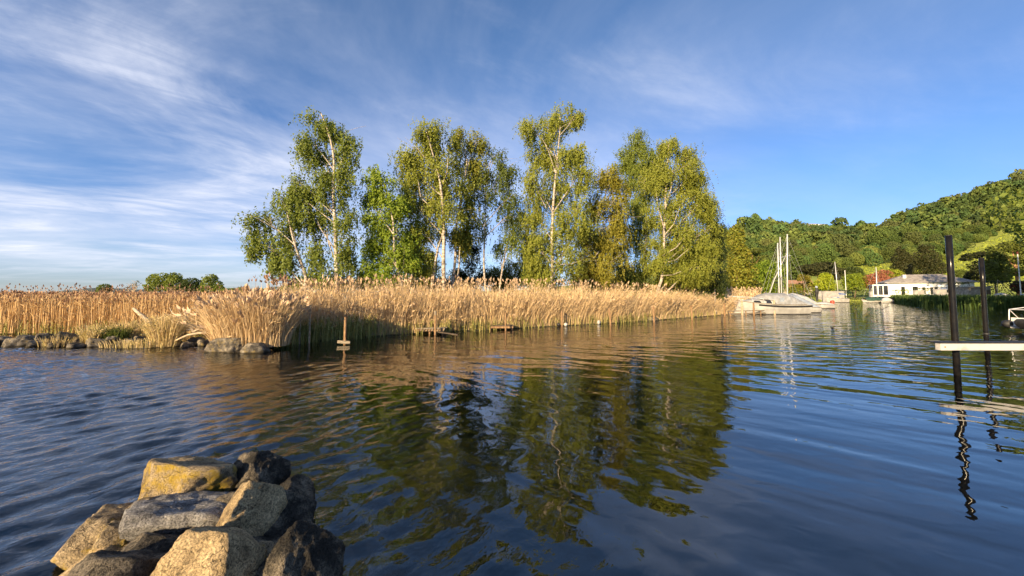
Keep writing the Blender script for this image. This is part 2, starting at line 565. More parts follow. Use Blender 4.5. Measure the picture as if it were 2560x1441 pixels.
# ------------------------------------------------------------------ the setting: water, lake bed, land, hill
def water_mat():
    m, n, l, b = new_mat('lake_water')
    n.remove(b)
    geo = N(n, 'ShaderNodeNewGeometry')
    s = N(n, 'ShaderNodeSeparateXYZ')
    l.new(geo.outputs['Position'], s.inputs[0])

    def layer(rot, sc3, scale, detail, rough, dist=0.0):
        r_ = N(n, 'ShaderNodeMapping')
        r_.inputs['Rotation'].default_value = (0, 0, math.radians(rot))
        l.new(geo.outputs['Position'], r_.inputs[0])
        k_ = N(n, 'ShaderNodeMapping')
        k_.inputs['Scale'].default_value = sc3
        l.new(r_.outputs[0], k_.inputs[0])
        z = N(n, 'ShaderNodeTexNoise')
        z.inputs['Scale'].default_value = scale
        z.inputs['Detail'].default_value = detail
        z.inputs['Roughness'].default_value = rough
        z.inputs['Distortion'].default_value = dist
        l.new(k_.outputs[0], z.inputs['Vector'])
        return z.outputs[0]

    def mul(a, k):
        return math_n(n, l, 'MULTIPLY', a, k)

    def add(a, b_):
        return math_n(n, l, 'ADD', a, b_)

    # a breeze ruffles the water on the left; towards the right the lake lies smooth with long low ripples
    edge = add(add(s.outputs[0], mul(s.outputs[1], 0.96)), mul(layer(0, (1, 1, 1), 0.35, 2, 0.5), 3.0))
    mr = N(n, 'ShaderNodeMapRange', interpolation_type='SMOOTHSTEP')
    mr.inputs['From Min'].default_value = 1.5
    mr.inputs['From Max'].default_value = 6.5
    mr.inputs['To Min'].default_value = 1.0
    mr.inputs['To Max'].default_value = 0.0
    l.new(edge, mr.inputs['Value'])
    breeze = mr.outputs[0]
    chop = add(mul(layer(-66, (1.0, 2.1, 1), 3.4, 3, 0.55, 0.35), 0.016), mul(layer(-38, (1.3, 1.9, 1), 6.0, 2, 0.5, 0.3), 0.006))
    longw = add(mul(layer(42, (0.22, 1.0, 1), 1.5, 1, 0.35, 0.5), 0.034), mul(layer(12, (0.40, 1.0, 1), 2.6, 1, 0.4, 0.4), 0.0035))
    wob = mul(layer(25, (1, 1.25, 1), 3.6, 1, 0.4, 0.5), 0.0032)
    far = N(n, 'ShaderNodeMapRange', interpolation_type='SMOOTHSTEP')
    far.inputs['From Min'].default_value = 4.5
    far.inputs['From Max'].default_value = 16.0
    l.new(s.outputs[1], far.inputs['Value'])
    farw = math_n(n, l, 'MULTIPLY', mul(layer(8, (0.20, 1.0, 1), 1.7, 2, 0.4, 0.5), 0.050), far.outputs[0])
    chop = math_n(n, l, 'MULTIPLY', chop, add(mul(far.outputs[0], 1.1), 1.0))
    h = add(add(math_n(n, l, 'MULTIPLY', chop, breeze), add(longw, wob)), farw)
    bp = N(n, 'ShaderNodeBump')
    bp.inputs['Distance'].default_value = 1.0
    bp.inputs['Strength'].default_value = 1.0
    l.new(h, bp.inputs['Height'])
    fr = N(n, 'ShaderNodeFresnel')
    fr.inputs['IOR'].default_value = 1.9
    l.new(bp.outputs[0], fr.inputs['Normal'])
    gl = N(n, 'ShaderNodeBsdfGlossy')
    gl.inputs['Roughness'].default_value = 0.004
    gl.inputs['Color'].default_value = (0.96, 0.97, 0.98, 1)
    l.new(bp.outputs[0], gl.inputs['Normal'])
    tr = N(n, 'ShaderNodeBsdfTransparent')
    tr.inputs['Color'].default_value = (0.52, 0.62, 0.56, 1)
    mx = N(n, 'ShaderNodeMixShader')
    l.new(fr.outputs[0], mx.inputs[0])
    l.new(tr.outputs[0], mx.inputs[1])
    l.new(gl.outputs[0], mx.inputs[2])
    l.new(mx.outputs[0], n['Material Output'].inputs[0])
    return m


def wave_height(x, y):
    """wind waves: a breeze from the left ruffles the bay; towards the right it dies away"""
    rw_ = np.random.default_rng(3)
    e_ = x + .96 * y + 1.2 * np.sin(x * .55 + 1.0) + .8 * np.sin(y * .8 + x * .3)
    t_ = np.clip((e_ - 1.0) / 6.0, 0, 1)
    br = 1 - t_ * t_ * (3 - 2 * t_)
    z = np.zeros_like(x)
    for _ in range(70):
        lam = .19 * (3.6 ** rw_.uniform())
        a_ = math.radians(-25 + rw_.normal() * 26)
        k_ = 2 * math.pi / lam
        ph = rw_.uniform(0, 6.28)
        sl = .029 * (1.0 if lam < .5 else .75)
        th = k_ * (x * math.cos(a_) + y * math.sin(a_)) + ph
        z += sl / k_ * (np.sin(th) + .18 * np.sin(2 * th + 1.57))
    gust = .75 + .35 * np.sin(x * .9 + y * .35) * np.sin(y * .7 - x * .2 + 1.3)
    return z * br * gust


def lake():
    """one surface: finely waved where the waves can be seen, plain beyond"""
    d_ = [1.4]
    while d_[-1] < 46:
        d_.append(d_[-1] + max(.042, .0072 * d_[-1]))
    d_ = np.array(d_)
    a_ = np.arange(-1.72, 1.7201, .0086)
    X = a_[None, :] * d_[:, None]
    Y = np.repeat(d_[:, None], len(a_), 1)
    Z = wave_height(X, Y)
    i_, j_ = np.meshgrid(np.arange(len(d_)), np.arange(len(a_)), indexing='ij')
    edge_ = np.minimum(np.minimum(i_, len(d_) - 1 - i_), np.minimum(j_, len(a_) - 1 - j_))
    Z *= np.clip(edge_ / 12.0, 0, 1)
    nr, nc_ = X.shape
    V = np.stack([X, Y, Z], -1).reshape(-1, 3)
    q = (i_[:-1, :-1] * nc_ + j_[:-1, :-1]).ravel()
    Fq = np.stack([q, q + 1, q + nc_ + 1, q + nc_], 1)
    far_ = np.array([(-30000, -3000, 0), (30000, -3000, 0), (30000, 30000, 0), (-30000, 30000, 0)], float)
    k0 = len(V)
    c0, c1, c2, c3 = 0, nc_ - 1, nr * nc_ - 1, (nr - 1) * nc_
    Fo = np.array([(k0, k0 + 1, c1, c0), (k0 + 1, k0 + 2, c2, c1), (k0 + 2, k0 + 3, c3, c2), (k0 + 3, k0, c0, c3)])
    V = np.concatenate([V, far_])
    Fa = np.concatenate([Fq, Fo]).astype(np.int32)
    me = bpy.data.meshes.new('water')
    me.vertices.add(len(V))
    me.vertices.foreach_set('co', V.astype(np.float32).ravel())
    me.loops.add(Fa.size)
    me.loops.foreach_set('vertex_index', Fa.ravel())
    me.polygons.add(len(Fa))
    me.polygons.foreach_set('loop_start', np.arange(len(Fa), dtype=np.int32) * 4)
    me.update(calc_edges=True)
    me.polygons.foreach_set('use_smooth', np.concatenate([np.ones(len(Fq), bool), np.zeros(4, bool)]))
    me.materials.append(water_mat())
    return tag(link(bpy.data.objects.new('water', me)), kind='structure')


water = lake()
tag(water, 'dark lake water, ruffled on one side and smooth on the other', 'water')
bed_mat = pmat('lake_bed_mud', (0.028, 0.038, 0.030), (0.065, 0.068, 0.042), 0.7, 0.95, detail=8)


def grid(name, rows, mat, smooth=True):
    b = MB()
    n = len(rows[0])
    for r_ in rows:
        b.v += [Vector(p) for p in r_]
    for i in range(len(rows) - 1):
        for j in range(n - 1):
            b.f.append([i * n + j, i * n + j + 1, (i + 1) * n + j + 1, (i + 1) * n + j])
    return tag(b.build(name, mat, smooth=smooth), kind='structure')


bx = [-3000, -60, -20, -8, -5, -3.4, -2.4, -1.6, -1.0, -0.4, 0.5, 2, 6, 20, 60, 3000]
by = [-3000, -20, 0, 1.2, 2.0, 2.8, 3.6, 4.4, 5.5, 8, 14, 40, 120, 30000]
rows = []
for y in by:
    rows.append([(x, y, -1.6 + 1.15 * math.exp(-((x + 1.9) / 1.3) ** 2 - ((y - 2.6) / 1.9) ** 2)) for x in bx])
tag(grid('lake_bed', rows, bed_mat), 'dark muddy lake bed under the water', 'lake bed')

# the tongue of land with the reeds and birches
SHORE = [(560, 12.6), (640, 12.9), (700, 14.0), (780, 15.6), (862, 16.6), (1000, 18.2), (1130, 19.6), (1280, 21.4), (1400, 23.2), (1540, 25.5), (1650, 28.6), (1740, 32.0), (1830, 36.5), (1900, 42.0), (1960, 50.0)]


def shore_y(u):
    return interp(SHORE, u)


earth = pmat('damp_earth', (0.035, 0.028, 0.016), (0.10, 0.085, 0.05), 1.5, 0.95, 0.03, 6)
rows = []
for off, z in ((-0.25, -0.9), (0.05, -0.02), (0.5, 0.10), (2.0, 0.16), (6.0, 0.25), (14.0, 0.3), (24.0, 0.3), (30.0, -0.6)):
    rw = []
    for u in range(690, 1921, 30):
        Y = shore_y(u) + off
        rw.append(((u - 1280) / F_PX * Y + math.sin(u * .07) * .15, Y + math.sin(u * .05 + off) * .12, z))
    rows.append(rw)
tag(grid('birch_spit_ground', rows, earth), 'dark earth of the reed-fringed tongue of land', 'ground')
rows = []
for Y, z in ((18.0, -0.6), (18.7, 0.03), (20, 0.08), (30, 0.1), (60, 0.12), (110, 0.12), (150, -0.5)):
    rows.append([((u - 1280) / F_PX * Y, Y + math.sin(u * .03) * .25, z) for u in range(-500, 741, 40)])
tag(grid('reed_marsh_ground', rows, earth), 'wet ground under the far reed field', 'ground')

grass_far = pmat('meadow', (0.19, 0.24, 0.035), (0.28, 0.31, 0.05), 0.05, 0.95, detail=8)
BANK = [(1800, 62), (1850, 62), (1980, 92), (2060, 106), (2150, 108), (2220, 90), (2260, 72), (2300, 62), (2420, 54), (2560, 50), (2640, 46), (2690, 32), (3000, 25)]


def bank_y(u):
    return interp(BANK, u)


rows = []
for off, z in ((-0.3, -0.9), (0.0, 0.05), (0.8, 0.45), (6, 0.8), (15, 1.1), (30, 1.3), (60, 1.5), (110, 1.4)):
    rows.append([((u - 1280) / F_PX * (bank_y(u) + off), bank_y(u) + off, z) for u in range(1760, 3001, 20)])
tag(grid('harbour_bank', rows, grass_far), 'low green bank behind the moored boats', 'ground')

SKYL = [(1000, 734), (1300, 726), (1500, 706), (1700, 650), (1790, 606), (1830, 586), (1860, 573), (1900, 566), (1990, 577), (2080, 580), (2150, 580), (2195, 577), (2240, 551), (2300, 526), (2360, 513), (2420, 503), (2480, 479), (2560, 450), (2800, 395), (3300, 350)]
Y0, Y1 = 128.0, 430.0


def hill_z(u, Y):
    zr = CAM_Z + (735.5 - interp(SKYL, u)) * Y1 / F_PX
    t = (Y - Y0) / (Y1 - Y0)
    t = min(max(t, 0.0), 1.25)
    p = (t ** 1.12 if t < 1 else 1.0 + (t - 1) * 0.05)
    p *= 1.0 + 0.05 * math.sin(u * 0.011 + t * 5)
    p = min(p, t if t < 1 else 1.0) if t > .9 else p
    return 1.0 + (zr - 1.0) * p


rows = []
for k in range(29):
    Y = Y0 - 8 + (Y1 - Y0) * k / 22
    rows.append([((u - 1280) / F_PX * Y, Y, hill_z(u, Y) - (0.6 if Y < Y0 else 0)) for u in range(1000, 3301, 25)])
tag(grid('hill', rows, grass_far), 'green hillside rising behind the harbour, with pale vineyard slopes', 'hill')

# faint ridge far across the lake
ridge = pmat('far_forest', (0.035, 0.05, 0.045), (0.06, 0.075, 0.06), 0.002, 0.95)
rows = []
SK2 = [(-900, 727), (-200, 730), (0, 731), (120, 731), (200, 724), (235, 720), (300, 722), (420, 727), (560, 729), (900, 730), (1400, 731)]
for k, (Y, p) in enumerate(((7000, -0.1), (7600, 0.45), (8300, 0.85), (9000, 1.0), (10000, 0.9))):
    rw = []
    for u in range(-900, 1401, 20):
        zr = (735.5 - interp(SK2, u) + 0.8 * math.sin(u * .09)) * 9000 / F_PX
        rw.append(((u - 1280) / F_PX * Y, Y, zr * p))
    rows.append(rw)
tag(grid('far_hills', rows, ridge), 'low blue ridge far across the lake', 'hills')

# ------------------------------------------------------------------ boulders
_ico = {}


def ico(sub):
    if sub not in _ico:
        bm = bmesh.new()
        bmesh.ops.create_icosphere(bm, subdivisions=sub, radius=1.0)
        bm.verts.ensure_lookup_table()
        _ico[sub] = (np.array([v.co[:] for v in bm.verts]), [[v.index for v in f.verts] for f in bm.faces])
        bm.free()
    return _ico[sub]


def boulder(label, loc, size, rz=0.0, seed=0, planes=(), sub=5, mat='rock', rough=0.05, group=None, name='boulder', cuts=7, parent=None):
    """A broken limestone block: a ball cut by planes (normal in world axes, distance in the unit ball), then roughened."""
    rng = np.random.default_rng(seed)
    V, Fc = ico(sub)
    pl = [(np.array(Vector(p[:3]).normalized()), p[3]) for p in planes]
    for _ in range(cuts):
        a = rng.normal(size=3)
        pl.append((a / np.linalg.norm(a), rng.uniform(0.68, 0.92)))
    r = np.full(len(V), 1.0)
    k = 70.0
    acc = np.exp(-k * r)
    for nrm, d in pl:
        dn = V @ nrm
        rr = np.where(dn > 0.05, d / np.maximum(dn, 0.05), 9.0)
        acc += np.exp(-k * np.minimum(rr, 9.0))
    r = -np.log(acc) / k
    P = V * r[:, None]
    sz = np.array(size)
    off = Vector((seed * 3.7, seed * 1.3, seed * 2.1))
    out = []
    for i in range(len(P)):
        q = Vector(P[i] * sz)
        m_ = max(size)
        w = noise.fractal(q * (1.6 / m_) + off, 0.9, 2.2, 3, noise_basis='PERLIN_ORIGINAL') * rough * .7 * m_
        w += (noise.ridged_multi_fractal(q * (4.5 / m_) + off, 0.8, 2.3, 4, 1.0, 2.0) - 1.1) * rough * .32 * m_
        w += noise.cell(q * (5.0 / m_) + off) * rough * .12 * m_
        out.append(q + Vector(V[i]) * w)
    me = bpy.data.meshes.new(name)
    me.from_pydata([tuple(p) for p in out], [], Fc)
    me.polygons.foreach_set('use_smooth', [True] * len(me.polygons))
    me.materials.append(MT[mat])
    o = link(bpy.data.objects.new(name, me), parent)
    o.location = loc
    o.rotation_euler = (0, 0, rz)
    if label:
        tag(o, label, 'boulder', group)
    return o


GF = 'boulders of the breakwater in front'
near = [
    # label, u, v (middle), depth, half sizes, planes (nx, ny, nz, d), mat, seed
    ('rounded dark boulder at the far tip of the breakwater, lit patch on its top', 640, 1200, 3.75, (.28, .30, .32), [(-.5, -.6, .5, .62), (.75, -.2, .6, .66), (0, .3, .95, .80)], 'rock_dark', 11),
    ('yellow-lichened boulder with a flat grey top at the water side of the breakwater', 462, 1205, 3.50, (.46, .36, .32), [(.12, .34, .93, .52), (-.75, -.62, .15, .66), (-.1, -.95, .1, .66)], 'rock_lichen', 12),
    ('broad slab with a smooth grey top in the middle of the breakwater', 445, 1302, 2.98, (.46, .40, .28), [(.05, .30, .95, .42), (-.80, -.55, .10, .70), (.25, -.90, -.35, .50)], 'rock_grey', 13),
    ('tan wedge-shaped boulder leaning upright with a long sunlit face', 605, 1296, 2.80, (.28, .31, .32), [(-.70, -.45, .55, .34), (.80, -.40, .45, .40), (.1, .5, .85, .72)], 'rock', 14),
    ('big pale sunlit boulder with a pitted face at the front of the breakwater', 500, 1432, 2.30, (.36, .26, .36), [(-.05, -.78, .62, .50), (.9, -.1, .3, .72), (-.75, -.1, .65, .60), (0, .35, .93, .62)], 'rock', 15),
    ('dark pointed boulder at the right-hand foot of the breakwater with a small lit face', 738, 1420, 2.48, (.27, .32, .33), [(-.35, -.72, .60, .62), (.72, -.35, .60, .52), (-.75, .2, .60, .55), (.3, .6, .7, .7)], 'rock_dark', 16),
    ('ragged brown boulder with lichen sloping into the water on the left of the breakwater', 280, 1325, 3.05, (.31, .32, .22), [(.1, .35, .93, .60), (-.8, -.4, .45, .62)], 'rock_lichen', 17),
    ('long slab sloping into the water at the front left of the breakwater', 240, 1440, 2.55, (.25, .40, .16), [(-.55, -.45, .70, .55), (.5, .3, .8, .62)], 'rock', 18),
    ('small lichen-edged stone wedged beside the grey slab', 297, 1352, 2.80, (.15, .20, .17), [(.2, .4, .9, .6), (-.7, -.6, .35, .65)], 'rock_lichen', 19),
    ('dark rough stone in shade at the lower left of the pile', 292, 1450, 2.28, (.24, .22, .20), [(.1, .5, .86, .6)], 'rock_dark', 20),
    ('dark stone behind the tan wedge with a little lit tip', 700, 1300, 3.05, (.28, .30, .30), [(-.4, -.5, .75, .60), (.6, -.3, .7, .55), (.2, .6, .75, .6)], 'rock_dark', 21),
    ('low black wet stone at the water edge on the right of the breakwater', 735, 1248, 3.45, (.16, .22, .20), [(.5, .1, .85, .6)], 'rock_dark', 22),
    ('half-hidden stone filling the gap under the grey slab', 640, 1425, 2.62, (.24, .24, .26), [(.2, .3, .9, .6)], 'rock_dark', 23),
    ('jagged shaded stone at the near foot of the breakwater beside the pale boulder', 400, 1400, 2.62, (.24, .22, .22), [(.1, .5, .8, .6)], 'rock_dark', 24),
]
for lab, u, v, Y, sz, pl, mt, sd in near:
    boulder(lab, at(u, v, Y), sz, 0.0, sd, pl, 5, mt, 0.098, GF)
for k, (u, v, Y, r_, lab) in enumerate(((575, 1262, 3.1, .09, 'fist-sized stone in the gap behind the tan wedge'), (352, 1275, 3.05, .08, 'small rubble stone left of the grey slab'), (470, 1392, 2.55, .08, 'small rubble stone in the shade under the grey slab'),
                                   (655, 1395, 2.5, .09, 'small dark rubble stone between the pale and the pointed boulder'), (345, 1412, 2.45, .07, 'smallest rubble stone left of the pale boulder'), (690, 1260, 3.3, .08, 'small stone lodged below the far rounded boulder'))):
    boulder(lab, at(u, v, Y), (r_ * 1.3, r_, r_), k, 240 + k, (), 4, 'rock_lichen' if k % 2 else 'rock_dark', 0.10, 'rubble in the breakwater gaps')
for k, (x, y, s) in enumerate(((-0.98, 2.35, .22), (-0.75, 2.75, .16), (-1.15, 3.6, .2), (-2.9, 3.6, .22), (-0.55, 2.2, .13), (-1.5, 4.3, .2), (-3.2, 2.6, .2), (-0.9, 3.2, .12))):
    boulder(['pale stone lying under water just off the breakwater foot', 'small flat stone under water beyond the pale sunken stone', 'brown sunken stone off the dark tip of the breakwater', 'sunken stone on the breeze side of the breakwater',
             'smallest sunken stone nearest the picture bottom', 'sunken stone beyond the rounded dark boulder', 'sunken stone beside the long sloping slab', 'little sunken stone beside the black wet stone'][k],
            (x, y, -0.30 - 0.1 * (k % 3)), (s * 1.3, s, s * .7), k, 40 + k, (), 4, 'rock_bed', 0.06, 'stones under water by the breakwater')

# row of boulders along the marsh on the left
GS = 'boulders along the marsh edge'
row = [
    (-30, 862, 14.4, .55, .30, 'low flat boulder cut by the picture edge at the end of the row'),
    (40, 858, 14.5, .62, .30, 'long pale boulder with a yellow waterline, second of the row from the picture edge'),
    (62, 850, 15.1, .40, .34, 'dark shaded boulder tucked behind the long pale one'),
    (112, 853, 14.7, .42, .42, 'tall grey boulder with a dark cleft in the marsh row'),
    (165, 850, 14.8, .40, .48, 'highest angular boulder of the marsh row, catching the sun'),
    (205, 857, 15.0, .34, .26, 'shaded stone beside the highest angular boulder'),
    (245, 858, 14.5, .60, .28, 'low wide boulder below the first reed tuft'),
    (285, 852, 15.0, .36, .30, 'roundish boulder next to the dark green tuft'),
    (335, 858, 14.5, .70, .24, 'flat yellowish boulder in front of the driftwood pole'),
    (352, 846, 15.4, .34, .28, 'dark boulder behind the flat yellowish one'),
    (430, 858, 14.6, .55, .22, 'low sunlit boulder under the pale reed tuft'),
    (490, 853, 15.2, .50, .24, 'flat stone beside the fallen log at the end of the row'),
]
for k, (u, v, Y, w, h, lab) in enumerate(row):
    p = at(u, v, Y)
    boulder(lab, (p.x, p.y, h * 0.18), (w * .72, .42, h * 1.25), 0, 60 + k, ((.15 * (-1) ** k, .2, 1, .62), (-.5, -.8, .2, .68), (.7, -.5, .4, .7)), 4, 'rock_shore', 0.13, GS)
for k, (u, v, Y, w, h, lab) in enumerate((
        (10, 850, 15.3, .36, .26, 'small dark stone behind the flat boulder at the picture edge'),
        (88, 860, 14.3, .26, .22, 'small dark stone wedged between the long pale and the tall grey boulder'),
        (140, 862, 14.2, .24, .20, 'small wet stone at the foot of the tall grey boulder'),
        (190, 864, 14.1, .30, .18, 'flat wet stone before the highest angular boulder'),
        (225, 848, 15.5, .34, .30, 'dark stone behind the low wide boulder'),
        (310, 862, 14.2, .28, .22, 'small stone between the low wide and the flat yellowish boulder'),
        (385, 860, 14.3, .34, .24, 'dark stone at the foot of the driftwood pole'),
        (468, 862, 14.3, .26, .18, 'small wet stone under the tangled dead branch'),
        (512, 858, 14.7, .36, .22, 'dark stone in the shade beside the craggy clump boulder'))):
    p = at(u, v, Y)
    boulder(lab, (p.x, p.y, h * 0.15), (w * .8, .34, h * 1.2), 0, 160 + k, ((.3, .1, 1, .6), (-.5, -.8, .2, .7)), 4, 'rock_shore', 0.14, GS)
p = at(580, 866, 13.2)
boulder('craggy grey boulder carrying the reed clump, standing out in the water', (p.x, p.y, 0.06), (.80, .50, .55), 0, 90, ((-.2, -.95, .1, .7), (0, .1, 1, .7)), 5, 'rock_shore', 0.10)
p = at(632, 872, 13.0)
boulder('small low stone beside the craggy boulder under the reed clump', (p.x + .1, p.y, 0.02), (.46, .34, .36), 0, 91, ((0, .1, 1, .8),), 4, 'rock_shore', 0.10)
p = gnd(1630, 802)
boulder('smooth grey stone at the foot of the leaning reeds', (p.x, p.y, 0.10), (.55, .40, .26), 0.2, 93, ((0, .1, 1, .7),), 4, 'rock_shore', 0.05)

# ------------------------------------------------------------------ reeds
STRAW, STRAW2, PLUME, GREEN, GREEN2 = (0.74, 0.56, 0.33), (0.58, 0.42, 0.23), (0.60, 0.44, 0.29), (0.19, 0.21, 0.045), (0.50, 0.42, 0.15)


def reeds(name, base, h, lean, rng, width=0.02, plume=0.5, col=STRAW, col2=STRAW2, leaves=1, psize=0.24, mat='reed', pcol=PLUME):
    """base (n,3), h (n,), lean (n,2): stems in three lengths, plumes at some tips, a blade or two on each."""
    n = len(base)
    up = np.array([0, 0, 1.0])
    L3 = np.concatenate([lean, np.zeros((n, 1))], 1)

    def pt(t):
        return base + up * (h * t * (1 - 0.12 * np.linalg.norm(lean, axis=1) * t))[:, None] + L3 * (h * t ** 1.7)[:, None]
    a = rng.uniform(0, math.pi, n)
    wd = np.stack([np.cos(a), np.sin(a), np.zeros(n)], 1) * (width * rng.uniform(.6, 1.3, n))[:, None] * .5
    T = [0, .38, .72, 1.0]
    Wt = [1.0, .85, .65, .35]
    Q, K = [], []
    sc_ = vary(col, n, rng, 0.22, col2, 0.9)
    for i in range(3):
        p0, p1 = pt(T[i]), pt(T[i + 1])
        Q.append(np.stack([p0 - wd * Wt[i], p0 + wd * Wt[i], p1 + wd * Wt[i + 1], p1 - wd * Wt[i + 1]], 1))
        K.append(sc_)
    for _ in range(leaves):
        t = rng.uniform(.25, .85, n)
        p0 = base + up * (h * t * (1 - 0.12 * np.linalg.norm(lean, axis=1) * t))[:, None] + L3 * (h * t ** 1.7)[:, None]
        d = np.stack([rng.normal(size=n), rng.normal(size=n), rng.uniform(0.3, 1.8, n)], 1)
        d = unit(d) * (h * rng.uniform(.10, .22, n))[:, None]
        s = np.cross(d, rng.normal(size=(n, 3)))
        s = unit(s) * (width * .8)
        Q.append(np.stack([p0, p0 + d * .45 + s, p0 + d, p0 + d * .45 - s], 1))
        K.append(vary(col, n, rng, .25, col2, 0.8))
    if plume > 0:
        m = rng.uniform(size=n) < plume
        tp = pt(1.0)[m]
        dr = pt(1.0)[m] - pt(.8)[m]
        dr = unit(dr)
        k = len(tp)
        for j in range(3):
            d = dr + rng.normal(size=(k, 3)) * .28
            d = unit(d) * (psize * rng.uniform(.6, 1.3, k))[:, None]
            s = unit(np.cross(d, rng.normal(size=(k, 3)))) * (psize * .20)
            o = tp - d * .15
            Q.append(np.stack([o, o + d * .45 + s, o + d, o + d * .4 - s], 1))
            K.append(vary(pcol, k, rng, .3))
    return quads(name, np.concatenate(Q), np.concatenate(K), mat)


rng = np.random.default_rng(5)


def fan(u, Y, z=0.05):
    return np.stack([(u - 1280) / F_PX * Y, Y, np.full_like(Y, z)], 1)


# the golden belt along the shore
n = 25000
u = rng.uniform(690, 1830, n)
s_ = rng.uniform(0, 1, n) ** 1.35
dep = np.interp(u, [690, 800, 1000, 1400, 1700, 1830], [3.6, 3.6, 3.8, 3.6, 3.6, 2.2])
Ysh = np.interp(u, [p[0] for p in SHORE], [p[1] for p in SHORE])
B = fan(u, Ysh + 0.15 + s_ * dep)
hh = np.interp(u, [690, 760, 860, 1000, 1100, 1200, 1400, 1600, 1720, 1830], [2.25, 2.35, 2.45, 2.65, 2.65, 2.55, 2.6, 2.6, 2.35, 1.75])
hh = hh * rng.uniform(.42, 1.10, n) ** .8 * (1 + .05 * np.sin(B[:, 0] * 7.3) * np.sin(B[:, 0] * 2.9 + B[:, 1])) * (0.82 + .18 * s_) * (1 + .06 * np.sin(B[:, 0] * 1.9) + .05 * np.sin(B[:, 0] * 4.3 + 1))
lx = np.interp(u, [690, 800, 950, 1080, 1180, 1300, 1450, 1640, 1830], [.05, -.06, .10, -.05, -.14, .06, .22, .34, .36]) + .10 * np.sin(B[:, 0] * 1.3) + rng.normal(size=n) * .17
ly = -.05 + rng.normal(size=n) * .10
flop = rng.uniform(size=n) < 0.13
lx = np.where(flop, lx + rng.normal(size=n) * .5, lx)
hh = np.where(flop, hh * .8, hh)
keep = ~((u > 705) & (u < 930) & (s_ < .16)) | (rng.uniform(size=n) < .25)
o = reeds('reeds', B[keep], hh[keep], np.stack([lx, ly], 1)[keep], rng, 0.022, 0.11, psize=.16)
tag(o, 'golden dry reed belt along the shore below the birches', 'reeds', kind='stuff')
# stray tall stems above the belt
n = 560
u = rng.uniform(700, 1800, n)
Ysh = np.interp(u, [p[0] for p in SHORE], [p[1] for p in SHORE])
B = fan(u, Ysh + rng.uniform(1.5, 4.5, n))
o = reeds('reeds', B, np.interp(u, [700, 1000, 1400, 1700, 1800], [2.45, 2.8, 2.75, 2.6, 2.1]) * rng.uniform(.92, 1.06, n), np.stack([rng.normal(size=n) * .12 + .03, rng.normal(size=n) * .08], 1), rng, 0.022, 0.97, psize=.22)
tag(o, 'taller plumed reed stems standing out above the golden belt', 'reeds', kind='stuff')
# young green shoots at the foot of the belt
n = 9000
u = rng.uniform(690, 1800, n)
dens = np.interp(u, [690, 720, 930, 960, 1080, 1200, 1300, 1480, 1560, 1640, 1800], [.45, .6, .55, .16, .2, .35, .1, .16, .28, .1, .12])
k_ = rng.uniform(size=n) < dens
u = u[k_]
n = len(u)
Ysh = np.interp(u, [p[0] for p in SHORE], [p[1] for p in SHORE])
B = fan(u, Ysh + rng.uniform(-0.15, 1.0, n), -0.05)
o = reeds('young_reeds', B, np.interp(u, [690, 930, 1000, 1800], [1.0, 1.05, .75, .7]) * rng.uniform(.55, 1.15, n), np.stack([rng.normal(size=n) * .10, rng.normal(size=n) * .08 - .03], 1), rng, 0.030, 0, GREEN, GREEN2, 2)
tag(o, 'young green reed shoots at the water edge of the golden belt', 'reeds', kind='stuff')
# clump on the boulder
n = 3800
c = at(612, 866, 13.4)
r_ = rng.uniform(0, 1, n) ** .6
a_ = rng.uniform(0, 2 * math.pi, n)
B = np.stack([c.x + np.cos(a_) * r_ * 1.3, c.y + .35 + np.sin(a_) * r_ * .75, np.full(n, .12)], 1)
lean = np.stack([np.cos(a_) * r_ * .27 - .02, np.sin(a_) * r_ * .25], 1) + rng.normal(size=(n, 2)) * .15
wide = (B[:, 0] < c.x - .75) & (rng.uniform(size=n) < .30)
lean[wide, 0] -= rng.uniform(.2, 1.1, wide.sum())
o = reeds('reeds', B, (.9 + 1.2 * rng.uniform(0, 1, n) ** .5) * (1.06 - .22 * r_) * np.where(wide, .8, 1), lean, rng, 0.017, 0.10)
tag(o, 'fan-shaped golden reed clump growing on the craggy boulder in the water', 'reeds', kind='stuff')
n = 45
B = np.stack([c.x + rng.uniform(-.1, 1.3, n), c.y + .3 + rng.uniform(0, .6, n), np.full(n, .12)], 1)
o = reeds('reeds', B, rng.uniform(2.2, 2.55, n), np.stack([rng.normal(size=n) * .08 - .02, rng.normal(size=n) * .05], 1), rng, .018, 1, psize=.17, pcol=(.34, .21, .14))
tag(o, 'few tall brown-plumed stems rising from the clump against the sky', 'reeds', kind='stuff')
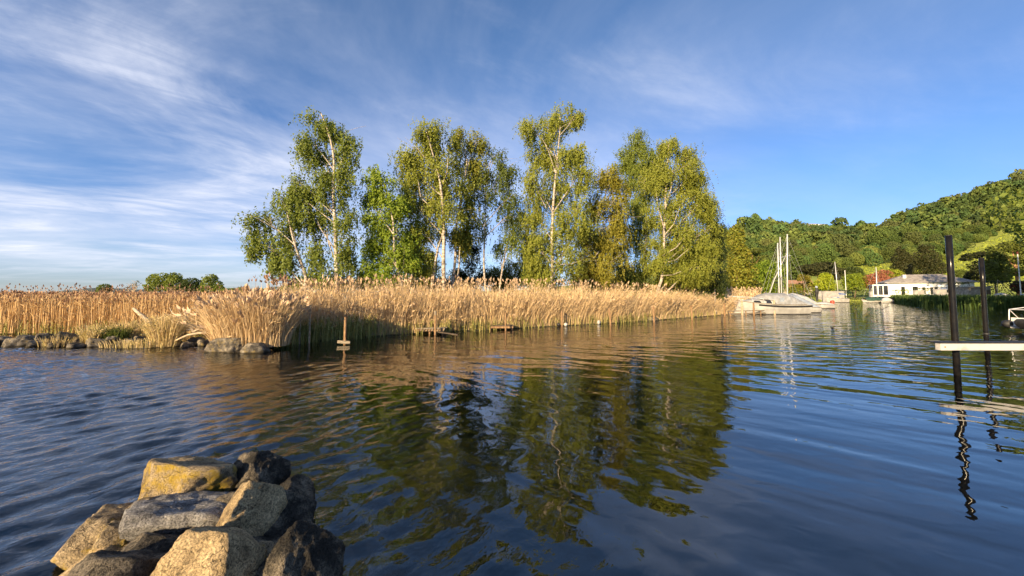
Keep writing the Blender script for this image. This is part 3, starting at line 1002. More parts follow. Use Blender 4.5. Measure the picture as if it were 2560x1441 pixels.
# small tufts on the boulder row
for (uu, vv, Y, w, hgt, cnt, cc, c2, lab) in (
        (412, 852, 14.3, .50, 1.15, 700, STRAW, GREEN2, 'pale reed tuft beside the driftwood at the end of the boulder row'),
        (232, 850, 14.9, .35, .75, 260, GREEN2, STRAW, 'thin yellow-green tuft between the low boulders'),
        (283, 846, 15.2, .50, .62, 500, (0.06, .10, .02), GREEN, 'dark green rush tuft behind the boulder row'),
        (320, 842, 15.6, .35, .85, 260, STRAW2, GREEN2, 'sparse straw tuft beside the dark green rush tuft'),
        (345, 866, 13.9, 1.4, .32, 200, GREEN2, STRAW, 'short sparse shoots standing in the water before the boulder row'),
        (140, 856, 14.2, .6, .40, 110, STRAW2, GREEN2, 'few dry blades growing in the cleft of the tall grey boulder')):
    cpt = at(uu, vv, Y)
    th = rng.uniform(0, 2 * math.pi, cnt)
    rr = rng.uniform(0, 1, cnt) ** .7
    B = np.stack([cpt.x + np.cos(th) * rr * w, cpt.y + np.sin(th) * rr * .3, np.full(cnt, .02)], 1)
    o = reeds('reed_tuft', B, hgt * rng.uniform(.6, 1.15, cnt), np.stack([np.cos(th) * rr * .45, np.sin(th) * rr * .3], 1) + rng.normal(size=(cnt, 2)) * .08, rng, .018, 0, cc, c2, 2)
    tag(o, lab, 'reeds', kind='stuff')
# wide reed field on the left
n = 26000
Y = 18.6 + rng.uniform(0, 1, n) ** 1.8 * 70
u = rng.uniform(-60, 700, n)
B = fan(u, Y)
o = reeds('reed_field', B, 1.98 * rng.uniform(.66, 1.04, n) ** .8 * (1 + .02 * np.sin(B[:, 0] * .9)), np.stack([rng.normal(size=n) * .05 + .02, rng.normal(size=n) * .05], 1), rng, .026, .22, (0.66, .46, .23), (.50, .33, .16), 1, .18, pcol=(.46, .29, .17))
tag(o, 'wide russet reed field stretching to the horizon behind the boulders', 'reeds', kind='stuff')
n = 170
Y = rng.uniform(19, 30, n)
B = fan(rng.uniform(-60, 560, n), Y)
o = reeds('reed_field', B, rng.uniform(2.15, 2.5, n), np.stack([rng.normal(size=n) * .07 + .03, rng.normal(size=n) * .05], 1), rng, .02, 1, (0.66, .46, .23), (.50, .33, .16), 1, .15, pcol=(.40, .25, .16))
tag(o, 'scattered plumes rising above the russet reed field', 'reeds', kind='stuff')
n = 1500
B = fan(rng.uniform(-60, 560, n), rng.uniform(18.4, 20.0, n), -.02)
o = reeds('young_reeds', B, rng.uniform(.35, .85, n), rng.normal(size=(n, 2)) * .1, rng, .028, 0, GREEN, GREEN2, 2)
tag(o, 'green shoots along the foot of the russet reed field', 'reeds', kind='stuff')
# green reeds on the harbour side
n = 9000
u = rng.uniform(2225, 2700, n)
Yb = np.interp(u, [p[0] for p in BANK], [p[1] for p in BANK])
B = fan(u, Yb + rng.uniform(-1.2, 4.5, n), -.05)
o = reeds('green_reeds', B, rng.uniform(1.2, 2.05, n), rng.normal(size=(n, 2)) * .08, rng, .075, 0, (0.055, .10, .022), (.10, .15, .03), 2)
tag(o, 'dark green reeds fringing the bank below the white house', 'reeds', kind='stuff')
n = 500
u = rng.uniform(1815, 1895, n)
B = fan(u, rng.uniform(44, 52, n), .1)
o = reeds('reeds', B, rng.uniform(1.8, 2.7, n), rng.normal(size=(n, 2)) * .1, rng, .05, .6)
tag(o, 'small patch of straw reeds behind the cabin boat', 'reeds', kind='stuff')

# ------------------------------------------------------------------ trees
def bez(p0, p1, p2, n):
    return [(1 - t) ** 2 * p0 + 2 * t * (1 - t) * p1 + t * t * p2 for t in [i / (n - 1) for i in range(n)]]


def birch(label, trunk_px, Y, blobs, col, col2, seed, r0=0.13, dens=1.0, leaf=0.112, limbs=True, name='birch_tree', cat='tree', bark='birch', group=None, extra=(), strand=(0.28, 0.85), side_limbs=()):
    """trunk_px: points up the stem; blobs (u, v, ru, rv): the masses of foliage, each with its own depth and clumps."""
    rg = np.random.default_rng(seed)
    rd = random.Random(seed)
    m = Y / F_PX
    pts = [at(u, v, Y) for u, v in trunk_px]
    base = pts[0].copy()
    base.z = 0.15
    pts = [base] + [p + Vector((rd.uniform(-.08, .08), rd.uniform(-.15, .15), 0)) for p in pts]
    root = thing(name, label, cat, base, 0, group)
    loc = [p - base for p in pts]
    # smooth the stem
    sm = []
    for i in range(len(loc) - 1):
        a, b_ = loc[max(i - 1, 0)], loc[min(i + 2, len(loc) - 1)]
        for t in (0, .33, .66):
            c1 = loc[i] + (loc[i + 1] - a) / 6
            c2 = loc[i + 1] - (b_ - loc[i]) / 6
            q = (1 - t) ** 3 * loc[i] + 3 * t * (1 - t) ** 2 * c1 + 3 * t * t * (1 - t) * c2 + t ** 3 * loc[i + 1]
            sm.append(q)
    sm.append(loc[-1])
    nn = len(sm)
    tb = MB()
    tb.tube(sm, [r0 * (1 - .88 * (i / (nn - 1)) ** 0.9) + .012 for i in range(nn)], 9)
    for path, rr in extra:
        q = [at(u, v, Y) - base for u, v in path]
        tb.tube(q, [rr * (1 - .75 * i / (len(q) - 1)) for i in range(len(q))], 7)
    P, Bs = [], []
    for (u, v, ru, rv) in blobs:
        cdep = rd.uniform(-.15, .95) * min(ru * m * 1.2, 1.6)
        c = at(u, v, Y + cdep) - base
        R = np.array([ru * m, max(ru * m * .9, .6), rv * m])
        # limb from the stem to the mass
        if limbs:
            zt = c.z - (rv * m) * .4 - rd.uniform(.5, 1.6) - .25 * abs(c.x - np.interp(c.z, [q.z for q in sm], [q.x for q in sm]))
            j = min(range(nn), key=lambda i: abs(sm[i].z - max(zt, 1.3)))
            s0 = sm[j]
            mid = s0 * .45 + c * .55 + Vector((0, 0, .12 * (c - s0).length * (-1 if c.z < s0.z else .6)))
            tip = c + Vector((0, 0, rv * m * .35))
            rl = min(max(.018, .011 * (c - s0).length + .012), r0 * .45)
            tb.tube(bez(s0, mid, tip, 7), [rl * (1 - .8 * i / 6) for i in range(7)], 6, False)
            for _ in range(5):
                e = Vector((rg.normal() * R[0] * .6, rg.normal() * R[1] * .6, rg.uniform(-.1, .75) * R[2])) + c
                st = bez(s0, mid, tip, 7)[rd.choice((3, 4, 5))]
                tb.tube(bez(st, (st + e) / 2 + Vector((0, 0, .15)), e, 4), [rl * .45, rl * .36, rl * .25, .006], 5, False)
        nc = max(4, int(10.5 * dens * (R[0] * R[2]) ** .6 * 1.5))
        for _ in range(nc):
            d = unit(rg.normal(size=3)[None])[0]
            cc = np.array(c) + d * R * rg.uniform(.25, 1.0) ** .6
            cr = rg.uniform(.28, .55) * (R[0] * R[2]) ** .25
            ns = int(24 * dens * rg.uniform(.6, 1.4))
            for _ in range(ns):
                st = cc + rg.normal(size=3) * cr * np.array([.62, .62, .45])
                ln = rg.uniform(*strand)
                k = max(5, int(ln / .066))
                tt = np.linspace(0, 1, k)[:, None]
                sway = rg.normal(size=3) * np.array([.16, .16, 0])
                line = st[None] + tt * (np.array([0, 0, -ln])[None] + sway[None]) + rg.normal(size=(k, 3)) * .042
                P.append(line)
                Bs.append(np.repeat(((line.mean(0) - np.array(c)) / R * .8 + (st - cc) / cr * .8)[None], k, 0) + np.array([-.1, -.35, .3]))
    for path, rr in side_limbs:
        q = [at(u, v, Y - .5) - base for u, v in path]
        tb.tube(q, [rr * (1 - .7 * i / (len(q) - 1)) for i in range(len(q))], 6, False)
    tb.build('trunk', bark, root, True)
    P, Bs = np.concatenate(P), np.concatenate(Bs)
    Q = leaf_quads(P, leaf, Bs, rg, aspect=.85, spread=.55, droop=.9, tri=True)
    quads('crown', Q, vary(col, len(P), rg, .30, col2, .8), 'leaf', root)
    return root


OL, OL2 = (0.245, 0.285, 0.042), (0.33, 0.335, 0.055)         # olive, yellower olive
MG, MG2 = (0.17, 0.22, 0.042), (0.20, 0.24, 0.04)          # mid green
BG_, BG2 = (0.19, 0.28, 0.028), (0.33, 0.40, 0.045)         # fresh bright green
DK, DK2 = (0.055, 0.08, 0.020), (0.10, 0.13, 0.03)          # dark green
GD, GD2 = (0.28, 0.24, 0.028), (0.33, 0.27, 0.04)           # golden

GB = 'birches on the tongue of land'
birch('small birch leaning over the reeds at the open end of the grove', [(765, 720), (757, 690), (746, 640), (738, 600), (722, 550), (712, 510)], 20.0,
      [(655, 552, 40, 22), (640, 605, 28, 30), (690, 590, 42, 45), (712, 512, 34, 32), (695, 650, 24, 36), (735, 640, 18, 40), (665, 620, 30, 30), (725, 560, 26, 34)], MG, OL, 101, .10, .85, group=GB)
birch('tall slender birch with drooping crown, second from the open end', [(845, 730), (842, 660), (838, 560), (832, 480), (838, 400), (820, 330), (797, 280)], 20.5,
      [(797, 300, 40, 32), (835, 345, 48, 42), (772, 352, 30, 40), (872, 372, 26, 45), (800, 398, 45, 36), (862, 430, 30, 42), (812, 440, 34, 26),
       (742, 462, 28, 28), (742, 500, 22, 40), (785, 478, 34, 30), (838, 490, 48, 40), (800, 565, 34, 60), (868, 570, 30, 52), (790, 640, 30, 42), (872, 640, 30, 46), (830, 690, 48, 20), (770, 540, 20, 34)], MG, OL, 102, .14, .86, group=GB,
      side_limbs=((((838, 545), (815, 518), (795, 505)), .03),))
birch('bright fresh-green young birch between the two tall groups', [(1003, 735), (996, 690), (990, 640), (984, 560), (965, 480), (945, 430)], 21.5,
      [(935, 440, 20, 30), (958, 470, 34, 36), (925, 520, 26, 40), (985, 520, 34, 40), (935, 580, 36, 50), (992, 590, 46, 60), (950, 640, 44, 40), (1010, 650, 30, 44), (965, 690, 46, 24), (925, 680, 26, 28)], BG_, BG2, 103, .09, 1.1, strand=(.15, .6), group=GB)
birch('broad birch with a white forked crown in the centre of the grove', [(1105, 755), (1108, 650), (1110, 560), (1100, 460), (1085, 390), (1068, 330)], 23.0,
      [(1068, 325, 32, 24), (1100, 350, 50, 40), (1040, 380, 40, 40), (1092, 410, 54, 46), (1026, 440, 42, 46), (1122, 460, 50, 46), (1060, 495, 50, 46), (1012, 505, 28, 46), (1112, 535, 44, 36), (1048, 575, 46, 46), (1030, 640, 34, 40), (1062, 660, 26, 40)], OL, OL2, 104, .15, 1.0, group=GB,
      extra=((((1078, 735), (1084, 680), (1095, 620), (1112, 570)), .11), (((1110, 560), (1080, 520), (1052, 495), (1045, 450)), .07), (((1103, 470), (1118, 430), (1120, 395)), .06)))
birch('pair-stemmed birch with reddish twigs behind the broad forked birch', [(1128, 735), (1136, 640), (1142, 560), (1158, 480), (1168, 400), (1150, 345)], 25.0,
      [(1145, 340, 20, 24), (1195, 348, 30, 34), (1165, 395, 42, 46), (1200, 425, 34, 44), (1168, 480, 38, 48), (1160, 545, 34, 46), (1130, 590, 40, 30), (1170, 600, 34, 34)], OL, GD, 105, .11, .9, group=GB,
      extra=((((1140, 735), (1148, 660), (1150, 600)), .09),))
birch('thin straight white-stemmed birch with a loose dark crown', [(1213, 735), (1212, 660), (1211, 560), (1212, 470), (1228, 400)], 26.0,
      [(1240, 395, 34, 34), (1266, 430, 34, 34), (1248, 475, 40, 40), (1214, 465, 28, 44), (1276, 500, 26, 40), (1270, 550, 26, 34), (1206, 550, 20, 36)], DK2, MG, 106, .08, .7, group=GB)
birch('sparse birch leaning towards the tall right-hand group', [(1250, 725), (1256, 660), (1268, 610), (1285, 570), (1300, 520)], 27.0,
      [(1250, 622, 24, 20), (1278, 570, 34, 34), (1298, 520, 24, 40), (1290, 610, 20, 30)], MG, OL, 107, .07, .7, group=GB)
birch('tallest birch with a stout pale stem right of the gap in the grove', [(1365, 750), (1378, 690), (1381, 600), (1386, 500), (1395, 400), (1402, 320)], 26.0,
      [(1402, 288, 38, 28), (1322, 318, 24, 34), (1368, 325, 38, 36), (1442, 300, 14, 30), (1348, 388, 40, 42), (1400, 400, 46, 46), (1446, 385, 26, 32), (1335, 455, 30, 50), (1400, 478, 56, 50), (1455, 440, 28, 42), (1332, 540, 32, 56), (1390, 570, 56, 56), (1452, 540, 34, 56), (1338, 625, 36, 50), (1412, 640, 46, 46), (1348, 685, 34, 30)], OL, OL2, 108, .17, 1.0, group=GB,
      side_limbs=((((1378, 650), (1400, 662), (1430, 660), (1455, 650)), .035), (((1365, 520), (1350, 490), (1340, 470)), .03), (((1388, 430), (1372, 380), (1355, 345)), .035)))
birch('golden-tinged birch leaning to the right beside the tallest one', [(1445, 735), (1455, 680), (1470, 610), (1490, 550), (1512, 490), (1528, 440)], 28.0,
      [(1518, 438, 34, 28), (1545, 470, 28, 40), (1500, 520, 40, 42), (1548, 540, 38, 46), (1470, 595, 38, 44), (1530, 605, 50, 46), (1518, 665, 56, 42), (1455, 665, 36, 40)], GD, OL2, 109, .12, 1.0, group=GB,
      side_limbs=((((1495, 540), (1520, 520), (1540, 495)), .03), (((1480, 580), (1500, 572), (1525, 568)), .025)))
birch('tall grey-green birch at the back between the golden birch and the last one', [(1605, 735), (1612, 620), (1614, 500), (1598, 390)], 34.0,
      [(1592, 352, 22, 28), (1560, 400, 26, 34), (1600, 398, 40, 36), (1630, 410, 26, 40), (1598, 450, 50, 46), (1588, 520, 44, 56), (1600, 600, 46, 60), (1585, 675, 46, 42)], MG, OL, 110, .14, 1.1, group=GB)
birch('dense broad birch with fanned white limbs at the boat end of the grove', [(1640, 735), (1655, 685), (1661, 600), (1664, 500), (1668, 420), (1671, 355)], 31.0,
      [(1670, 368, 28, 28), (1718, 400, 28, 36), (1690, 430, 56, 46), (1742, 440, 26, 36), (1640, 450, 46, 46), (1720, 500, 56, 56), (1650, 535, 50, 56), (1765, 510, 24, 46), (1702, 595, 66, 56), (1772, 585, 28, 60), (1752, 665, 48, 50), (1640, 630, 44, 56), (1700, 685, 64, 34)], OL, OL2, 111, .15, 1.15, group=GB,
      side_limbs=((((1655, 640), (1690, 620), (1720, 585), (1735, 560)), .05), (((1654, 660), (1690, 650), (1725, 620)), .045), (((1652, 690), (1680, 688), (1705, 678)), .04), (((1660, 590), (1685, 560), (1700, 515)), .05), (((1660, 570), (1645, 520), (1640, 470)), .05), (((1664, 520), (1678, 470), (1682, 440)), .05)))
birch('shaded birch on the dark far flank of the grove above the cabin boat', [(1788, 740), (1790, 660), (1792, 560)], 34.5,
      [(1785, 560, 22, 40), (1792, 620, 22, 44), (1788, 690, 26, 36)], DK, DK2, 112, .09, 1.2, group=GB)  # the far flank's shade is put into these dark leaf colours

GS2 = 'shrubs under the birches'
for k, (lab, u, v, Y, bl, c1, c2) in enumerate((
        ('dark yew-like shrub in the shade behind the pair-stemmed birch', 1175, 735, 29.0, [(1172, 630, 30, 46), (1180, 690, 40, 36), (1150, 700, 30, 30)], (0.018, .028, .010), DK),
        ('olive willow shrub filling the gap behind the thin birch', 1262, 735, 32.0, [(1240, 690, 34, 26), (1285, 680, 40, 36), (1265, 708, 50, 22), (1315, 695, 22, 30)], (.075, .085, .018), OL),
        ('green shrub at the foot of the tallest birch', 1330, 735, 28.5, [(1318, 640, 16, 40), (1340, 690, 34, 32), (1375, 700, 34, 26)], DK, MG),
        ('low shrub behind the leaning small birch', 800, 735, 24.0, [(780, 700, 34, 20), (830, 705, 36, 18), (735, 708, 22, 12)], MG, OL),
        ('leafy undergrowth below the bright young birch', 930, 735, 25.0, [(905, 700, 32, 20), (950, 705, 40, 18), (1010, 705, 34, 20)], MG, BG_),
        ('leafy undergrowth below the broad forked birch', 1060, 735, 27.0, [(1050, 705, 36, 20), (1090, 708, 30, 18), (1130, 712, 26, 16)], DK, MG),
        ('dense shrub below the golden birch', 1500, 740, 31.0, [(1465, 705, 40, 26), (1520, 712, 44, 24), (1560, 690, 30, 40)], DK, OL),
        ('dense shrub between the grey-green birch and the fanned birch', 1600, 740, 33.0, [(1580, 705, 44, 28), (1625, 710, 36, 26)], DK2, OL),
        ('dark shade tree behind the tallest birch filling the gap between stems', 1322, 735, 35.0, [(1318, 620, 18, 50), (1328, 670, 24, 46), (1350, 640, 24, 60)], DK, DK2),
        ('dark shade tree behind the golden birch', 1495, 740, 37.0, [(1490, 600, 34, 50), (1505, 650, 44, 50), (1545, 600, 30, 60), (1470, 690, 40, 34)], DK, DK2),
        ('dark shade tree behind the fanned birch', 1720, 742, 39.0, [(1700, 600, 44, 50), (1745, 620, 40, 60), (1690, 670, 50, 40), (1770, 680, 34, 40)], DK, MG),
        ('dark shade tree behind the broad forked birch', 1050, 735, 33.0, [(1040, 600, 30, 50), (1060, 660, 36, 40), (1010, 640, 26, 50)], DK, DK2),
        ('low shrub under the fanned white limbs', 1720, 745, 34.5, [(1690, 715, 40, 22), (1745, 712, 42, 26), (1790, 720, 26, 22)], DK, OL),
)):
    birch(lab, [(u, v), (u + 2, v - 25), (u - 3, v - 50)], Y, bl, c1, c2, 140 + k, .06, 1.2, .11, True, 'shrub', 'shrub', 'far_bark', GS2, strand=(.15, .5))

# ------------------------------------------------------------------ trees of the far side
def clump_points(blobs, Y, base, rg, n, shell=.75):
    """points on and in a set of masses (u, v, ru, rv) at depth Y, and the way each faces."""
    m = Y / F_PX
    w = np.array([b[2] * b[3] for b in blobs], float)
    w /= w.sum()
    P, D = [], []
    for (u, v, ru, rv), k in zip(blobs, (w * n).astype(int)):
        c = np.array(at(u, v, Y + rg.uniform(-.3, .3) * ru * m) - base)
        R = np.array([ru * m, ru * m, rv * m])
        nl = max(5, k // 45)
        lob = unit(rg.normal(size=(nl, 3)))
        d = unit(lob[rg.integers(0, nl, k)] + rg.normal(size=(k, 3)) * .42)
        r = np.where(rg.uniform(size=k) < shell, rg.uniform(.82, 1.08, k), rg.uniform(.3, .85, k))
        P.append(c + d * R * r[:, None])
        D.append(d + np.array([0, 0, .25]))
    return np.concatenate(P), np.concatenate(D)


def garden_tree(label, u, vb, Y, blobs, c1, c2, seed, n=1500, leaf=.35, r0=.16, bark='far_bark', name='tree', cat='tree', lean=(0, 0), stems=1, group=None, droop=.3):
    rg = np.random.default_rng(seed)
    base = at(u, vb, Y)
    root = thing(name, label, cat, base, 0, group)
    tb = MB()
    top = max((at(b[0], b[1], Y) - base for b in blobs), key=lambda p: p.z)
    for s in range(stems):
        o = Vector(((s - (stems - 1) / 2) * r0 * 3.0, 0, -.3))
        t = top * .95 + Vector(((s - (stems - 1) / 2) * r0 * 5.0, 0, 0))
        tb.tube(bez(o, (o + t) / 2 + Vector((lean[0], lean[1], 0)), t, 8), [r0 * (1 - .8 * i / 7) for i in range(8)], 7)
    for b in blobs:
        c = at(b[0], b[1], Y) - base
        s0 = top * min(.8, max(.15, (c.z * .6) / max(top.z, .1)))
        tb.tube(bez(s0, (s0 + c) / 2 + Vector((0, 0, .1)), c, 5), [r0 * .45, r0 * .38, r0 * .3, r0 * .2, r0 * .1], 5, False)
    tb.build('trunk', bark, root, True)
    P, D = clump_points(blobs, Y, base, rg, n)
    quads('crown', leaf_quads(P, leaf, D, rg, spread=.9, droop=droop), vary(c1, len(P), rg, .3, c2, .9), 'leaf', root)
    return root


# beyond the reed field
GL = 'trees beyond the reed field'
for k, a in enumerate((
        ('small round tree standing alone at the skyline of the reed field', 262, 738, 75, [(262, 722, 14, 11), (258, 730, 12, 8)], DK2, MG, 700),
        ('broad tree with pale limbs at the start of the far copse', 400, 738, 72, [(385, 700, 14, 14), (405, 695, 18, 12), (395, 715, 26, 12), (380, 724, 14, 8)], MG, OL, 1300),
        ('tallest light green tree of the far copse', 442, 738, 72, [(438, 692, 14, 10), (440, 708, 22, 14), (432, 722, 24, 8)], MG, OL, 1200),
        ('dark rounded tree of the far copse', 482, 738, 70, [(480, 710, 22, 14), (490, 722, 24, 10), (466, 718, 18, 10)], DK, DK2, 1300),
        ('grey-green tree at the birch end of the far copse', 527, 738, 68, [(525, 698, 16, 12), (530, 712, 22, 12), (515, 724, 18, 8), (545, 722, 14, 9)], MG, OL, 1200),
        ('low bush at the end of the far copse just above the reed clump', 590, 738, 66, [(570, 728, 18, 7), (600, 726, 16, 7)], MG, OL, 600),
        ('low bush showing over the reeds beside the leaning small birch', 690, 738, 60, [(655, 728, 20, 7), (690, 726, 22, 8), (720, 724, 18, 9)], MG, DK2, 800))):
    garden_tree(a[0], a[1], a[2], a[3], a[4], a[5], a[6], 200 + k, a[7] * 2, .30, .16, group=GL)
# the bare one
rd = random.Random(9)
base = at(332, 738, 74)
root = thing('bare_tree', 'leafless pale tree left of the far copse', 'tree', base)
tb = MB()
for s, (du, top) in enumerate(((0, 706), (10, 702), (-12, 712), (5, 715), (-18, 722), (16, 712))):
    e = at(332 + du, top, 74) - base
    tb.tube(bez(Vector((0, 0, -.2)), Vector((e.x * .3, 0, e.z * .6)), e, 6), [.10, .08, .06, .045, .03, .02], 5, False)
    for _ in range(7):
        s0 = Vector((e.x * .6, 0, e.z * rd.uniform(.5, .95)))
        q = s0 + Vector((rd.uniform(-.7, .7), rd.uniform(-.6, .6), rd.uniform(.1, .7)))
        tb.tube([s0, q], [.03, .015], 4, False)
tb.build('trunk', 'drift', root, True)
rg = np.random.default_rng(77)
P, D = clump_points([(325, 716, 16, 10), (340, 712, 10, 10)], 74, base, rg, 160)
quads('crown', leaf_quads(P, .2, D, rg), vary((.12, .12, .06), len(P), rg), 'leaf', root)

# harbour gardens
YG, YG2 = (0.33, 0.40, 0.025), (0.40, 0.44, 0.04)
garden = [
    ('olive tree just behind the dark end of the grove', 1842, 745, 50, [(1838, 600, 22, 36), (1848, 650, 26, 40), (1838, 700, 34, 36), (1868, 690, 24, 34)], OL, GD, 2600, .32, {}),
    ('brown-green bush behind the bow of the cabin boat', 1865, 748, 54, [(1850, 715, 30, 24), (1880, 720, 24, 20)], (.06, .055, .02), OL, 1200, .3, {}),
    ('red-barked pine with flat tufts above the masts', 1885, 735, 118, [(1880, 628, 22, 8), (1900, 640, 18, 8), (1862, 640, 16, 8), (1890, 655, 26, 8), (1875, 668, 22, 7)], (.055, .07, .025), OL, 900, .7, dict(bark='pine_bark', name='pine_tree')),
    ('rounded weeping willow behind the mast group', 1920, 748, 78, [(1918, 682, 32, 30), (1905, 710, 24, 28), (1935, 708, 24, 30), (1950, 690, 14, 30)], (.20, .27, .025), BG_, 3600, .38, dict(droop=1.6, name='willow_tree')),
    ('umbrella pine with bare red stems above the hedge', 2035, 745, 125, [(2030, 672, 30, 10), (2060, 665, 26, 9), (2050, 683, 30, 7), (2082, 678, 24, 9), (2095, 692, 18, 8)], (.04, .05, .02), (.09, .09, .03), 1600, .75, dict(bark='pine_bark', name='pine_tree', stems=3)),
    ('small palm with a shaggy head by the hedge', 2011, 745, 112, [(2010, 692, 11, 6), (2004, 698, 8, 5), (2018, 698, 8, 5)], (.17, .16, .03), GD, 260, .8, dict(name='palm_tree', droop=1.2, r0=.22)),
    ('golden shrubs below the palm', 1995, 748, 114, [(1978, 722, 16, 12), (1998, 720, 14, 12), (2022, 718, 14, 14)], GD, OL, 900, .5, dict(name='shrub', cat='shrub')),
    ('bright lime-green round tree beside the quay wall', 2063, 750, 112, [(2064, 695, 14, 12), (2060, 710, 20, 16), (2072, 718, 16, 12)], YG, YG2, 1500, .45, {}),
    ('light green spreading tree above the clipped dark hedge', 2135, 750, 114, [(2128, 700, 18, 14), (2145, 695, 16, 12), (2137, 712, 26, 14)], (.13, .19, .025), YG, 1600, .45, {}),
    ('dark rounded evergreen behind the light green spreading tree', 2132, 745, 125, [(2132, 682, 20, 14), (2140, 692, 18, 10)], DK, DK2, 900, .55, {}),
    ('pink blossoming tree beside the white house', 2198, 748, 112, [(2188, 700, 22, 16), (2210, 692, 20, 16), (2200, 712, 28, 16), (2220, 708, 14, 14)], (.46, .17, .11), (.36, .17, .08), 2400, .42, {}),
    ('yellow-green weeping tree behind the pink blossoms', 2235, 745, 118, [(2232, 688, 18, 14), (2225, 700, 18, 14), (2243, 700, 10, 14)], YG, OL2, 1200, .5, dict(droop=1.4)),
    ('slim dark cypress left of the broad one behind the house', 2252, 740, 122, [(2253, 628, 10, 12), (2253, 650, 18, 22), (2253, 675, 21, 22)], (.05, .06, .02), (.085, .08, .025), 2200, .5, dict(name='cypress_tree')),
    ('broad dark cypress above the house roof', 2317, 740, 122, [(2316, 622, 16, 12), (2316, 645, 26, 22), (2318, 672, 32, 24)], (.05, .06, .02), (.085, .08, .025), 2800, .5, dict(name='cypress_tree')),
    ('small black-green conifer in front of the roof by the chimney', 2274, 738, 94, [(2276, 668, 4, 7), (2272, 680, 6, 8), (2277, 690, 6, 6)], (.008, .012, .006), (.015, .02, .01), 700, .3, dict(name='conifer_tree')),
    ('round green bush on the vineyard edge above the roof', 2400, 738, 120, [(2400, 686, 16, 11)], DK2, MG, 700, .5, dict(name='shrub', cat='shrub')),
    ('light green tree at the corner of the vineyard', 2358, 735, 150, [(2355, 650, 14, 14), (2360, 664, 14, 10)], MG, OL, 800, .7, {}),
    ('twin-topped pale cypress beside the black mooring piles', 2492, 745, 80, [(2480, 640, 10, 14), (2502, 642, 11, 15), (2478, 672, 16, 26), (2502, 675, 18, 26), (2492, 695, 24, 14)], (.075, .085, .025), OL, 3000, .38, dict(name='cypress_tree')),
    ('gnarled pine with red limbs at the edge of the picture', 2548, 748, 84, [(2500, 622, 22, 9), (2530, 612, 22, 10), (2562, 625, 26, 12), (2545, 650, 26, 10), (2580, 660, 26, 14), (2550, 680, 24, 10)], (.06, .07, .022), OL, 2200, .45, dict(bark='pine_bark', name='pine_tree', r0=.3)),
    ('dark flat-topped cedar behind the thinner black pile', 2450, 745, 92, [(2435, 640, 20, 7), (2462, 635, 20, 7), (2420, 648, 14, 5), (2450, 665, 22, 12), (2445, 690, 22, 16)], (.02, .028, .012), (.06, .065, .02), 1600, .45, dict(name='cedar_tree')),
    ('dark copper bush at the foot of the gnarled pine', 2552, 750, 74, [(2552, 718, 16, 14)], (.10, .03, .015), (.06, .03, .015), 700, .35, dict(name='shrub', cat='shrub')),
]
for k, (lab, u, vb, Y, bl, c1, c2, nn_, lf, kw) in enumerate(garden):
    garden_tree(lab, u, vb, Y, bl, c1, c2, 300 + k, nn_ * 2, lf, kw.pop('r0', .2), **kw)


GT = 'tall trees on the near bank beside the harbour'
for k, (x_, y_, lab) in enumerate(((56, 33, 'tall lime tree on the harbour bank nearest the piles, outside the picture'), (63, 31, 'tall lime tree on the harbour bank, second from the piles, outside the picture'), (70, 31, 'tall lime tree on the harbour bank, third from the piles, outside the picture'), (77, 32, 'broad lime tree on the harbour bank fourth from the piles, outside the picture'), (81, 50, 'lime tree between the near bank and the house terrace, outside the picture'), (88, 51, 'second lime tree before the house terrace, outside the picture'), (95, 52, 'third lime tree before the house terrace, outside the picture'))):
    rg = np.random.default_rng(900 + k)
    root = thing('lime_tree', lab, 'tree', (x_, y_, .3), 0, GT)
    root.scale = (1, 1, 1.2 if k < 4 else 1.3)
    tb = MB().tube([(0, 0, -.3), (0, 0, 3), (.2, 0, 8), (0, .2, 13)], [.4, .32, .2, .06], 8)
    P, D = [], []
    for j in range(14):
        c = np.array([rg.normal() * 1.8, rg.normal() * 1.8, 3.5 + 11.0 * rg.uniform() ** .8])
        tb.tube([(0, 0, c[2] * .7), tuple(c)], [.1, .03], 5, False)
        d = unit(rg.normal(size=(420, 3)))
        P.append(c + d * np.array([2.3, 2.3, 1.9]) * rg.uniform(.6, 1.05, (420, 1)))
        D.append(d)
    tb.build('trunk', 'far_bark', root, True)
    P, D = np.concatenate(P), np.concatenate(D)
    quads('crown', leaf_quads(P, .5, D, rg), vary(MG, len(P), rg, .3, OL, .5), 'leaf', root)


def hedge(label, u0, u1, vt, vb, Y, thick, c1, c2, seed, leaf=.28):
    rg = np.random.default_rng(seed)
    p0, p1 = at(u0, vb, Y), at(u1, vb, Y)
    top = at(u0, vt, Y).z
    n_ = int((p1.x - p0.x) * (top - p0.z + thick) * 26)
    x = rg.uniform(p0.x, p1.x, n_)
    y = rg.uniform(-thick / 2, thick / 2, n_)
    z = rg.uniform(p0.z - .2, top, n_)
    f = rg.integers(0, 3, n_)
    y = np.where(f == 0, -thick / 2 + rg.normal(size=n_) * .07, y)
    z = np.where(f == 1, top + rg.normal(size=n_) * .08, z)
    D = np.stack([np.zeros(n_), np.where(f == 0, -1.0, 0), np.where(f == 1, 1.0, .3)], 1)
    o = quads('hedge', leaf_quads(np.stack([x, Y + thick / 2 + y, z], 1), leaf, D, rg, spread=.8), vary(c1, n_, rg, .3, c2, .8), 'leaf')
    return tag(o, label, 'hedge')


